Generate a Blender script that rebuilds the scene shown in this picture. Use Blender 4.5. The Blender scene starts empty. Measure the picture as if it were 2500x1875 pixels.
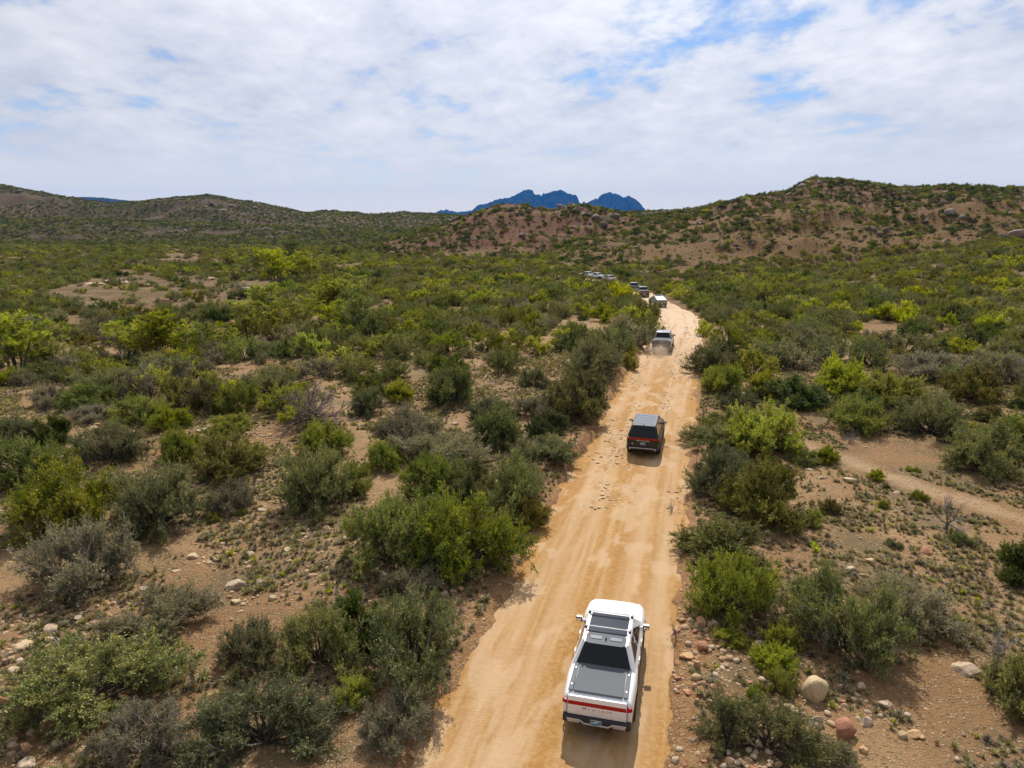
import bpy, bmesh, math, random
import numpy as np
from mathutils import Vector, Matrix

# ------------------------------------------------------------------ camera
sc = bpy.context.scene
COL = sc.collection
CAM_H, PITCH, FPX = 13.94, math.radians(13.3), 1720.0      # drone height, tilt, focal length in photo pixels
cd = bpy.data.cameras.new("camera"); cam = bpy.data.objects.new("camera", cd); COL.objects.link(cam)
cd.sensor_width = 36.0; cd.lens = 36.0 * FPX / 2500.0; cd.clip_start = 0.1; cd.clip_end = 60000
cam.location = (0, 0, CAM_H); cam.rotation_euler = (math.pi / 2 - PITCH, 0, 0)
sc.camera = cam
# ------------------------------------------------------------------ light
SUN_EL, SUN_AZ = math.radians(47), math.radians(6)         # azimuth measured from +Y towards +X
SUNV = Vector((math.sin(SUN_AZ) * math.cos(SUN_EL), math.cos(SUN_AZ) * math.cos(SUN_EL), math.sin(SUN_EL)))
sl = bpy.data.lights.new("sun", 'SUN'); sun = bpy.data.objects.new("sun", sl); COL.objects.link(sun)
sl.energy = 5.0; sl.angle = math.radians(0.55); sl.color = (1.0, 0.945, 0.86)
sun.rotation_euler = (-SUNV).to_track_quat('-Z', 'Y').to_euler(); sun.location = (0, 0, 60)
sc.view_settings.view_transform = 'Standard'; sc.view_settings.look = 'None'
sc.view_settings.exposure = 0.18; sc.view_settings.gamma = 1.0; sc.view_settings.use_curve_mapping = False
sc.cycles.use_denoising = True
sc.cycles.max_bounces = 6; sc.cycles.diffuse_bounces = 3; sc.cycles.glossy_bounces = 3
sc.cycles.transmission_bounces = 4; sc.cycles.transparent_max_bounces = 8; sc.cycles.volume_bounces = 1
sc.cycles.use_adaptive_sampling = True; sc.cycles.adaptive_threshold = 0.015
sc.cycles.caustics_reflective = False; sc.cycles.caustics_refractive = False

def nd(nt, kind, **kw):
    n = nt.nodes.new(kind)
    for k, v in kw.items():
        if k == 'ins':
            for kk, vv in v.items(): n.inputs[kk].default_value = vv
        else: setattr(n, k, v)
    return n

def build_world():
    w = bpy.data.worlds.new("World"); sc.world = w; w.use_nodes = True
    nt = w.node_tree; nt.nodes.clear(); L = nt.links.new
    out = nd(nt, 'ShaderNodeOutputWorld'); bg = nd(nt, 'ShaderNodeBackground'); bg.inputs['Strength'].default_value = 0.088
    L(bg.outputs[0], out.inputs['Surface'])
    sky = nd(nt, 'ShaderNodeTexSky', sky_type='NISHITA'); sky.sun_disc = False
    sky.sun_elevation = SUN_EL; sky.sun_rotation = SUN_AZ; sky.altitude = 900; sky.dust_density = 1.0; sky.ozone_density = 2.0
    tc = nd(nt, 'ShaderNodeTexCoord'); sep = nd(nt, 'ShaderNodeSeparateXYZ'); L(tc.outputs['Generated'], sep.inputs[0])
    def math_(op, a, b=None, c=None, clamp=False):
        m = nd(nt, 'ShaderNodeMath', operation=op, use_clamp=clamp)
        for i, v in enumerate((a, b, c)):
            if v is None: continue
            if isinstance(v, (int, float)): m.inputs[i].default_value = v
            else: L(v, m.inputs[i])
        return m.outputs[0]
    zz = math_('MAXIMUM', sep.outputs['Z'], 0.0)
    den = math_('ADD', zz, 0.20)
    px = math_('DIVIDE', sep.outputs['X'], den); py = math_('DIVIDE', sep.outputs['Y'], den)
    comb = nd(nt, 'ShaderNodeCombineXYZ'); L(px, comb.inputs[0]); L(py, comb.inputs[1])
    def noise(scale, detail, rough, loc, sxy=(1, 1), rot=0.0, dist=0.0):
        mp = nd(nt, 'ShaderNodeMapping'); mp.inputs['Location'].default_value = loc; mp.inputs['Scale'].default_value = (sxy[0], sxy[1], 1)
        mp.inputs['Rotation'].default_value = (0, 0, rot)
        L(comb.outputs[0], mp.inputs[0])
        n = nd(nt, 'ShaderNodeTexNoise', ins={'Scale': scale, 'Detail': detail, 'Roughness': rough, 'Distortion': dist})
        L(mp.outputs[0], n.inputs['Vector']); return n.outputs['Fac']
    big = noise(0.75, 3, 0.55, (5.4, 0.9, 0), (1, 1.1), 0.3, 0.2)
    mid = noise(2.0, 7, 0.58, (7.3, 2.2, 0), (1.0, 0.85), 0.55, 0.1)
    fine = noise(8.0, 4, 0.62, (1.3, 8.2, 0), (1.0, 0.8), 0.55, 0.2)
    d = math_('ADD', math_('ADD', math_('MULTIPLY', big, 0.55), math_('MULTIPLY', mid, 0.58)), math_('MULTIPLY', fine, 0.34))
    cov = nd(nt, 'ShaderNodeMapRange', clamp=True, interpolation_type='SMOOTHSTEP'); L(d, cov.inputs[0])
    for i, v in ((1, 0.535), (2, 0.70), (3, 0.12), (4, 1.0)): cov.inputs[i].default_value = v
    # thickness shades the cloud: thin = bright white, thick = lavender grey
    th = nd(nt, 'ShaderNodeMapRange', clamp=True); L(math_('ADD', math_('MULTIPLY', mid, 0.7), math_('MULTIPLY', fine, 0.35)), th.inputs[0])
    for i, v in ((1, 0.40), (2, 0.68), (3, 0.0), (4, 1.0)): th.inputs[i].default_value = v
    cc = nd(nt, 'ShaderNodeMix', data_type='RGBA'); L(th.outputs[0], cc.inputs[0])
    cc.inputs['A'].default_value = (6.5, 6.9, 8.1, 1); cc.inputs['B'].default_value = (9.8, 10.0, 10.5, 1)
    # clouds brighten towards the sun (forward scattering)
    dot = nd(nt, 'ShaderNodeVectorMath', operation='DOT_PRODUCT'); L(tc.outputs['Generated'], dot.inputs[0]); dot.inputs[1].default_value = SUNV
    glow = math_('MULTIPLY_ADD', math_('POWER', math_('MAXIMUM', dot.outputs['Value'], 0.0), 2.2), 0.72, 0.58)
    cv = nd(nt, 'ShaderNodeVectorMath', operation='SCALE'); L(cc.outputs['Result'], cv.inputs[0]); L(glow, cv.inputs['Scale'])
    # clear sky between the clouds, a little deeper than the raw model
    sk = nd(nt, 'ShaderNodeMix', data_type='RGBA', blend_type='MULTIPLY'); sk.inputs[0].default_value = 1.0
    L(sky.outputs[0], sk.inputs['A']); sk.inputs['B'].default_value = (0.55, 0.85, 1.15, 1)
    mx = nd(nt, 'ShaderNodeMix', data_type='RGBA'); L(cov.outputs[0], mx.inputs[0]); L(sk.outputs['Result'], mx.inputs['A']); L(cv.outputs[0], mx.inputs['B'])
    # distant cloud deck merges to an even pale veil near the horizon
    hz = nd(nt, 'ShaderNodeMapRange', clamp=True, interpolation_type='SMOOTHSTEP'); L(sep.outputs['Z'], hz.inputs[0])
    for i, v in ((1, 0.0), (2, 0.17), (3, 0.85), (4, 0.0)): hz.inputs[i].default_value = v
    m2 = nd(nt, 'ShaderNodeMix', data_type='RGBA'); L(hz.outputs[0], m2.inputs[0]); L(mx.outputs['Result'], m2.inputs['A']); m2.inputs['B'].default_value = (8.5, 8.5, 8.7, 1)
    # the lowest few degrees are lit haze and far cloud tops: warm white
    lo = nd(nt, 'ShaderNodeMapRange', clamp=True, interpolation_type='SMOOTHSTEP'); L(sep.outputs['Z'], lo.inputs[0])
    for i, v in ((1, 0.0), (2, 0.085), (3, 1.0), (4, 0.0)): lo.inputs[i].default_value = v
    m3 = nd(nt, 'ShaderNodeMix', data_type='RGBA'); L(lo.outputs[0], m3.inputs[0]); L(m2.outputs['Result'], m3.inputs['A']); m3.inputs['B'].default_value = (10.2, 9.5, 8.3, 1)
    L(m3.outputs['Result'], bg.inputs['Color'])
build_world()
sc.world.cycles.sampling_method = 'MANUAL'; sc.world.cycles.sample_map_resolution = 256

# ------------------------------------------------------------------ helpers
RNG = np.random.default_rng(7)
def tag(o, label=None, cat=None, group=None, kind=None):
    if label: o['label'] = label
    if cat: o['category'] = cat
    if group: o['group'] = group
    if kind: o['kind'] = kind
    return o
def link(o, parent=None):
    COL.objects.link(o)
    if parent is not None: o.parent = parent
    return o
def empty(name, loc=(0, 0, 0), rz=0.0, scale=(1, 1, 1)):
    e = bpy.data.objects.new(name, None); e.empty_display_size = 0.3; COL.objects.link(e)
    e.location = loc; e.rotation_euler = (0, 0, rz); e.scale = scale
    return e
def np_mesh(name, V, F, mats=(), smooth=False, attrs=None, mat_idx=None):
    """V n x 3, F: list of arrays (m x 3 / m x 4); attrs {name: point floats}"""
    me = bpy.data.meshes.new(name)
    V = np.asarray(V, dtype=np.float32)
    F = [np.asarray(f, dtype=np.int32) for f in (F if isinstance(F, list) else [F]) if len(f)]
    me.vertices.add(len(V)); me.vertices.foreach_set('co', V.ravel())
    lv = np.concatenate([f.ravel() for f in F]); tot = np.concatenate([np.full(len(f), f.shape[1], dtype=np.int32) for f in F])
    st = np.concatenate([[0], np.cumsum(tot)[:-1]]).astype(np.int32)
    me.loops.add(len(lv)); me.loops.foreach_set('vertex_index', lv)
    me.polygons.add(len(tot)); me.polygons.foreach_set('loop_start', st)
    if smooth: me.polygons.foreach_set('use_smooth', np.ones(len(tot), dtype=bool))
    else: me.polygons.foreach_set('use_smooth', np.zeros(len(tot), dtype=bool))
    if mat_idx is not None: me.polygons.foreach_set('material_index', np.asarray(mat_idx, dtype=np.int32))
    for k, a in (attrs or {}).items():
        at = me.attributes.new(k, 'FLOAT', 'POINT'); at.data.foreach_set('value', np.asarray(a, dtype=np.float32).ravel())
    for m in mats: me.materials.append(m)
    me.update(calc_edges=True)
    return me

# value noise, numpy
_P = np.random.default_rng(11).random((256, 256)).astype(np.float64)
def vnoise(x, y):
    x = np.asarray(x, float); y = np.asarray(y, float)
    xi = np.floor(x).astype(int); yi = np.floor(y).astype(int); fx = x - xi; fy = y - yi
    fx = fx * fx * (3 - 2 * fx); fy = fy * fy * (3 - 2 * fy)
    a = _P[xi & 255, yi & 255]; b = _P[(xi + 1) & 255, yi & 255]; c = _P[xi & 255, (yi + 1) & 255]; d = _P[(xi + 1) & 255, (yi + 1) & 255]
    return (a * (1 - fx) + b * fx) * (1 - fy) + (c * (1 - fx) + d * fx) * fy
def fbm(x, y, oct=4, gain=0.5):
    s = 0; a = 1; t = 0
    for i in range(oct):
        s = s + a * vnoise(x * 2 ** i + 17.3 * i, y * 2 ** i + 5.1 * i); t += a; a *= gain
    return s / t
def sstep(a, b, x):
    t = np.clip((np.asarray(x, float) - a) / (b - a), 0, 1); return t * t * (3 - 2 * t)

# ------------------------------------------------------------------ materials
MATS = {}
def principled(name, col, rough=0.6, metal=0.0, spec=0.5, coat=0.0, emit=None, trans=0.0):
    if name in MATS: return MATS[name]
    m = bpy.data.materials.new(name); m.use_nodes = True; b = m.node_tree.nodes['Principled BSDF']
    b.inputs['Base Color'].default_value = (*col, 1); b.inputs['Roughness'].default_value = rough; b.inputs['Metallic'].default_value = metal
    b.inputs['Specular IOR Level'].default_value = spec; b.inputs['Coat Weight'].default_value = coat; b.inputs['Coat Roughness'].default_value = 0.04
    b.inputs['Transmission Weight'].default_value = trans
    if emit: b.inputs['Emission Color'].default_value = (*emit[0], 1); b.inputs['Emission Strength'].default_value = emit[1]
    MATS[name] = m; return m
def mnodes(m):
    nt = m.node_tree; return nt, nt.links.new, nt.nodes['Principled BSDF']
# ------------------------------------------------------------------ terrain
def interp(xs, ys, x): return np.interp(x, xs, ys)
def elev(Y, py):                                             # height of a point at forward distance Y that the tilted lens puts on photo row py
    return CAM_H + Y * np.tan(np.arctan((937.5 - np.asarray(py, float)) / FPX) - PITCH)
CP, SP = math.cos(PITCH), math.sin(PITCH)
def ridge(pts, D, W0, W1, back, rough, nsc):
    """a hill: crest line through (photo column, row) at distance D; front foot W0..W1 nearer, back slope length"""
    px = np.array([p[0] for p in pts], float); py = np.array([p[1] for p in pts], float)
    Dv = np.array([p[2] if len(p) > 2 else D for p in pts], float)
    z = elev(Dv, py); zc = Dv * CP - (z - CAM_H) * SP; X = zc * (px - 1250) / FPX
    return dict(u=X / Dv, z=z, D=Dv, W0=W0, W1=W1, back=back, rough=rough, nsc=nsc)
HILLS = [
    # middle brown hill with two knobs
    ridge([(760, 640), (900, 600), (1000, 576), (1080, 552), (1150, 524), (1200, 507), (1240, 498), (1285, 503), (1340, 515), (1375, 507), (1400, 502), (1440, 501), (1480, 512), (1540, 526), (1620, 545), (1750, 590)], 440, 120, 120, 90, 1.8, 22),
    # hill on the other side of the road
    ridge([(1250, 640, 380), (1400, 580, 400), (1500, 548, 430), (1600, 527), (1700, 511), (1800, 490), (1850, 478), (1920, 470), (1955, 452), (1985, 440), (2050, 439), (2120, 449), (2200, 458), (2300, 455), (2400, 460), (2500, 462), (2800, 450), (3400, 440)], 450, 215, 215, 160, 3.0, 30),
    # ridge in the gap between them
    ridge([(900, 560), (1200, 545), (1450, 526), (1550, 517), (1700, 514), (1850, 520), (2000, 540)], 680, 200, 200, 200, 3.0, 40),
    # far chaparral hills
    ridge([(-1200, 440), (-300, 440), (0, 452), (100, 469), (180, 484), (260, 497), (340, 494), (420, 483), (500, 477), (560, 484), (620, 494), (700, 508), (745, 519), (820, 515), (930, 526), (1000, 522), (1100, 522), (1300, 540), (1500, 570)], 1050, 420, 420, 350, 7.0, 80),
    ridge([(-1200, 520), (-200, 535), (0, 545), (150, 532), (300, 538), (520, 545), (700, 552), (850, 560), (1000, 580)], 720, 160, 160, 200, 3.5, 45),
    # green shoulder rising beside the road hill
    ridge([(1500, 740), (1800, 700), (2100, 660), (2300, 628), (2500, 596), (2800, 560), (3400, 520)], 225, 130, 130, 150, 0.8, 30),
]
def hill_height(x, y):
    x = np.asarray(x, float); y = np.asarray(y, float); yy = np.maximum(y, 1.0); u = x / yy
    base = plain(x, y); top = base.copy() if hasattr(base, 'copy') else base
    for i, h in enumerate(HILLS):
        D = interp(h['u'], h['D'], u); zc = interp(h['u'], h['z'], u)
        edge = sstep(h['u'][0] - 0.02, h['u'][0] + 0.10, u) * (1 - sstep(h['u'][-1] - 0.10, h['u'][-1] + 0.02, u)) if i not in (1, 3, 5) else 1.0
        n = fbm(x / h['nsc'] + 3 * i, y / h['nsc'], 4, 0.5) - 0.5
        d = y - D
        front = sstep(-h['W0'], 0, d + n * h['W0'] * 0.35 * sstep(0, -h['W0'] * 0.35, d)); backf = 1 - sstep(0, h['back'], d)
        prof = np.where(d < 0, front ** 0.85, backf)
        gul = (fbm(u * 60 + i * 9, y / 150.0, 3) - 0.5) * h['rough'] * prof * sstep(0, -30, d)
        hh = base + (np.maximum(zc - base, 0) + n * h['rough'] * 0.6 * prof) * prof * edge + gul
        top = np.maximum(top, hh)
    return top
def plain(x, y):
    x = np.asarray(x, float); y = np.asarray(y, float)
    z = -4.2 * sstep(95, 215, y) - 1.2 * sstep(300, 500, y)
    z = z - 1.0 * sstep(-12, -45, x) * sstep(35, 70, y) * (1 - sstep(120, 170, y))            # the wash with the cottonwoods
    z = z + (fbm(x / 38.0 + 4, y / 38.0, 3) - 0.5) * 1.6 * sstep(30, 90, y)
    z = z + (fbm(x / 6.0, y / 6.0 + 9, 3) - 0.5) * 0.35
    return z

# road centre line: photo (left, right edge, row) picked on flat ground
_RP = [(-15.5, -48), (-9.2, -24), (-3.1, 0), (0.95, 16.0), (2.9, 23.7), (7.0, 39), (11.7, 55.7), (16.9, 73.8), (21.4, 90), (24.0, 101), (25.4, 111), (25.2, 123), (25.4, 136), (26.8, 155), (28.3, 172), (28.2, 188), (25.5, 202), (20, 210), (8, 218), (-15, 228), (-40, 238)]
def _spline(P, n=14):
    P = np.array(P, float); out = []
    for i in range(1, len(P) - 2):
        p0, p1, p2, p3 = P[i - 1], P[i], P[i + 1], P[i + 2]
        for t in np.linspace(0, 1, n, endpoint=False):
            out.append(0.5 * ((2 * p1) + (-p0 + p2) * t + (2 * p0 - 5 * p1 + 4 * p2 - p3) * t * t + (-p0 + 3 * p1 - 3 * p2 + p3) * t ** 3))
    return np.array(out)
RC = _spline(_RP)
_seg = np.linalg.norm(np.diff(RC, axis=0), axis=1); RS = np.concatenate([[0], np.cumsum(_seg)])
_s = np.arange(0, RS[-1], 0.5); RC = np.stack([np.interp(_s, RS, RC[:, 0]), np.interp(_s, RS, RC[:, 1])], 1); RS = _s
_t = np.gradient(RC, axis=0); RT = _t / np.linalg.norm(_t, axis=1, keepdims=True); RN = np.stack([RT[:, 1], -RT[:, 0]], 1)   # RN to the right
def road_hw(s): return 3.1 - 0.35 * sstep(75, 125, s) - 0.55 * sstep(150, 215, s)
def road_dist(x, y):
    """signed distance to the centre line (right +), arc length"""
    x = np.asarray(x, float); y = np.asarray(y, float); shp = x.shape; x = x.ravel(); y = y.ravel()
    d = np.full(len(x), 99.0); s = np.zeros(len(x))
    near = np.where((np.abs(x) < 95) & (y < 330) & (y > -60))[0]
    for c in range(0, len(near), 40000):
        idx = near[c:c + 40000]
        # coarse then local
        dd = (x[idx, None] - RC[None, ::6, 0]) ** 2 + (y[idx, None] - RC[None, ::6, 1]) ** 2
        k = np.argmin(dd, 1) * 6
        best = np.full(len(idx), 1e9); bk = k.copy()
        for o in range(-6, 7):
            kk = np.clip(k + o, 0, len(RC) - 1); q = (x[idx] - RC[kk, 0]) ** 2 + (y[idx] - RC[kk, 1]) ** 2
            m = q < best; best[m] = q[m]; bk[m] = kk[m]
        rx = x[idx] - RC[bk, 0]; ry = y[idx] - RC[bk, 1]
        lat = rx * RN[bk, 0] + ry * RN[bk, 1]
        d[idx] = np.where(best < 60 ** 2, np.sign(lat) * np.sqrt(best), 99.0); s[idx] = RS[bk] + rx * RT[bk, 0] + ry * RT[bk, 1]
    return d.reshape(shp), s.reshape(shp)
def road_z(s, base=None):
    c = np.stack([np.interp(s, RS, RC[:, 0]), np.interp(s, RS, RC[:, 1])], -1)
    return _road_zs(s)
_rz = hill_height(RC[:, 0], RC[:, 1]); _k = np.ones(25) / 25; _rz = np.convolve(np.pad(_rz, 12, mode='edge'), _k, mode='valid')
def _road_zs(s): return np.interp(s, RS, _rz) - 0.05
def ground_z(x, y):
    x = np.asarray(x, float); y = np.asarray(y, float)
    z = hill_height(x, y)
    d, s = road_dist(x, y)
    hw = road_hw(s) + (fbm(s / 4.5 + 40 * (d > 0), 0 * s + 3.3, 2) - 0.5) * 0.7 + (fbm(x / 0.7, y / 0.7 + 5, 2) - 0.5) * 0.8
    a = np.abs(d); near = a < 14
    rz = _road_zs(s)
    bank = np.where(d < 0, 0.42 * sstep(60, 66, s) * (1 - sstep(105, 125, s)) + 0.12, 0.10) * (1 - sstep(1.5, 6.0, a - hw))
    lift = bank * (0.6 + 0.8 * fbm(s / 5.0, 0 * s + 8.8 + (d > 0), 2))
    w = sstep(6, 2, a - hw)                                   # blend ground to road level
    zz = z * (1 - w) + (rz + 0.02 + (z - rz) * 0.25) * w + lift
    t = sstep(-0.35, 0.45, a - hw)
    zz = (rz - 0.30) * (1 - t) + zz * t
    return np.where(near, zz, z)
def unproject(px, py):
    """photo pixel -> ground point"""
    cx = (px - 1250) / FPX; cy = (937.5 - py) / FPX
    dx, dy, dz = cx, CP + cy * SP, -SP + cy * CP
    t = np.geomspace(12, 1600, 900)
    X, Y, Z = dx * t, dy * t, CAM_H + dz * t
    g = hill_height(X, Y); i = np.argmax(Z < g)
    if i == 0: i = len(t) - 1
    f = (Z[i - 1] - g[i - 1]) / max((Z[i - 1] - g[i - 1]) - (Z[i] - g[i]), 1e-6)
    tt = t[i - 1] + (t[i] - t[i - 1]) * f
    return dx * tt, dy * tt, tt                               # x, y, depth along the lens axis

def ground_material(name, road=False):
    m = bpy.data.materials.new(name); m.use_nodes = True; nt, L, b = mnodes(m)
    b.inputs['Roughness'].default_value = 0.95; b.inputs['Specular IOR Level'].default_value = 0.1
    geo = nd(nt, 'ShaderNodeNewGeometry')
    def noise(scale, detail=6, rough=0.6, off=0.0, vec=None):
        n = nd(nt, 'ShaderNodeTexNoise', ins={'Scale': scale, 'Detail': detail, 'Roughness': rough})
        if off:
            ad = nd(nt, 'ShaderNodeVectorMath', operation='ADD'); L(vec or geo.outputs['Position'], ad.inputs[0]); ad.inputs[1].default_value = (off, off * 1.7, 0); L(ad.outputs[0], n.inputs['Vector'])
        else: L(vec or geo.outputs['Position'], n.inputs['Vector'])
        return n.outputs['Fac']
    def ramp(v, a, c, lo=0.0, hi=1.0):
        r = nd(nt, 'ShaderNodeMapRange', clamp=True, interpolation_type='SMOOTHSTEP'); L(v, r.inputs[0])
        for i, q in ((1, a), (2, c), (3, lo), (4, hi)): r.inputs[i].default_value = q
        return r.outputs[0]
    def mix(f, A, B, blend='MIX'):
        x = nd(nt, 'ShaderNodeMix', data_type='RGBA', blend_type=blend)
        for sock, v in ((x.inputs[0], f), (x.inputs['A'], A), (x.inputs['B'], B)):
            if isinstance(v, (int, float)): sock.default_value = v
            elif isinstance(v, tuple): sock.default_value = (*v, 1)
            else: L(v, sock)
        return x.outputs['Result']
    def attr(k): 
        a = nd(nt, 'ShaderNodeAttribute'); a.attribute_name = k; return a.outputs['Fac']
    def mth(op, a, c):
        n = nd(nt, 'ShaderNodeMath', operation=op)
        for i, v in enumerate((a, c)):
            if isinstance(v, (int, float)): n.inputs[i].default_value = v
            else: L(v, n.inputs[i])
        return n.outputs[0]
    grain = noise(34, 3, 0.8); grit = noise(5.5, 5, 0.75, 3.3)
    if road:
        far = attr('far'); trk = attr('track'); streak = attr('streak')
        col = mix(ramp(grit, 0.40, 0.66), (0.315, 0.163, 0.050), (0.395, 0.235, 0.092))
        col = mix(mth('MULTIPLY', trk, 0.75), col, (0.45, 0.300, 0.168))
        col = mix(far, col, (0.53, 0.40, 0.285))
        col = mix(ramp(grain, 0.60, 0.78, 0, 0.45), col, (0.50, 0.37, 0.24))
        col = mix(ramp(grain, 0.42, 0.28, 0, 0.35), col, (0.30, 0.165, 0.06))
        uv = nd(nt, 'ShaderNodeUVMap'); uv.uv_map = 'road'                       # tread marks pressed into the soft wheel tracks
        wv = nd(nt, 'ShaderNodeTexWave', wave_type='BANDS', bands_direction='Y', ins={'Scale': 4.6, 'Distortion': 1.6, 'Detail': 1.0, 'Detail Scale': 2.5}); L(uv.outputs[0], wv.inputs['Vector'])
        col = mix(ramp(streak, 0.52, 0.8, 0, 0.5), col, (0.47, 0.320, 0.18))
        col = mix(ramp(streak, 0.47, 0.25, 0, 0.6), col, (0.33, 0.170, 0.055))
        col = mix(ramp(attr('patch'), 0.50, 0.62, 0, 0.6), col, (0.47, 0.330, 0.20))
        hgt = mth('ADD', mth('ADD', mth('MULTIPLY', grit, 0.9), mth('MULTIPLY', grain, 0.45)), mth('MULTIPLY', mth('MULTIPLY', wv.outputs['Fac'], attr('tread')), 0.16))
        bd, bs = 0.05, 0.8
    else:
        lit = attr('litter'); wide = attr('wide'); mid = mth('ADD', mth('MULTIPLY', lit, 0.42), mth('MULTIPLY', grit, 0.58))
        col = mix(ramp(wide, 0.36, 0.62), (0.300, 0.172, 0.080), (0.390, 0.242, 0.120))
        col = mix(ramp(grit, 0.52, 0.72, 0, 0.8), col, (0.44, 0.295, 0.155))
        col = mix(ramp(mid, 0.48, 0.60, 0, 0.8), col, (0.165, 0.130, 0.066))     # dry grass litter
        col = mix(ramp(grain, 0.58, 0.70, 0, 0.75), col, (0.55, 0.42, 0.29))
        col = mix(ramp(grain, 0.43, 0.30, 0, 0.8), col, (0.10, 0.062, 0.035))
        col = mix(mth('MULTIPLY', attr('path'), 0.8), col, (0.48, 0.33, 0.195))
        gr = ramp(grit, 0.4, 0.65)
        col = mix(mth('MULTIPLY', attr('bank'), 0.85), col, mix(gr, (0.29, 0.145, 0.062), (0.42, 0.255, 0.128)))
        wv = ramp(wide, 0.35, 0.65)
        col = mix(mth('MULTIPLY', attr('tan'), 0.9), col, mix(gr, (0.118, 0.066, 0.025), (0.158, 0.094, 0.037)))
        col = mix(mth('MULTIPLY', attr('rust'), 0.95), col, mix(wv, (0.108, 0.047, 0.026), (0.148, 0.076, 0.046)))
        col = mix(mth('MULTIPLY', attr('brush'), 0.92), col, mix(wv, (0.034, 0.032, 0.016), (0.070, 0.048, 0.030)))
        vo = nd(nt, 'ShaderNodeTexVoronoi', feature='F1', ins={'Scale': 9.0, 'Randomness': 1.0}); L(geo.outputs['Position'], vo.inputs['Vector'])     # pebbles
        sc_ = nd(nt, 'ShaderNodeSeparateColor'); L(vo.outputs['Color'], sc_.inputs[0])
        peb = mth('MULTIPLY', ramp(vo.outputs['Distance'], 0.50, 0.34), ramp(sc_.outputs[0], 0.42, 0.52)); 
        pc = mix(sc_.outputs[1], (0.22, 0.128, 0.066), (0.53, 0.395, 0.245))
        near_ = mth('SUBTRACT', 1.0, ramp(attr('far'), 0.0, 1.0))
        col = mix(mth('MULTIPLY', mth('MULTIPLY', peb, near_), 0.85), col, pc)
        hgt = mth('ADD', mth('ADD', mth('MULTIPLY', grit, 1.3), mth('MULTIPLY', grain, 0.35)), mth('MULTIPLY', peb, 0.55))
        bd, bs = 0.14, 1.0
    L(col, b.inputs['Base Color'])
    bp = nd(nt, 'ShaderNodeBump'); bp.inputs['Strength'].default_value = bs; bp.inputs['Distance'].default_value = bd
    L(hgt, bp.inputs['Height']); L(bp.outputs[0], b.inputs['Normal'])
    return m

def px_of(x, y, z):
    zc = np.maximum(y * CP - (z - CAM_H) * SP, 0.1); yc = y * SP + (z - CAM_H) * CP
    return 1250 + FPX * x / zc, 937.5 - FPX * yc / zc
# a sandy side track running off beyond the verge
_TP = np.array([unproject(*p)[:2] for p in ((1900, 1065), (1985, 1095), (2080, 1130), (2200, 1175), (2330, 1215), (2480, 1262), (2640, 1330))])
_TT = np.linspace(0, 1, 120); _TC = np.stack([np.interp(_TT, np.linspace(0, 1, len(_TP)), _TP[:, 0]), np.interp(_TT, np.linspace(0, 1, len(_TP)), _TP[:, 1])], 1)
def path_dist(x, y):
    x = np.asarray(x, float).ravel(); y = np.asarray(y, float).ravel(); d = np.full(len(x), 99.0)
    idx = np.where((x > 5) & (x < 60) & (y > 15) & (y < 60))[0]
    if len(idx): d[idx] = np.sqrt(np.min((x[idx, None] - _TC[None, :, 0]) ** 2 + (y[idx, None] - _TC[None, :, 1]) ** 2, 1))
    return d

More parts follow.
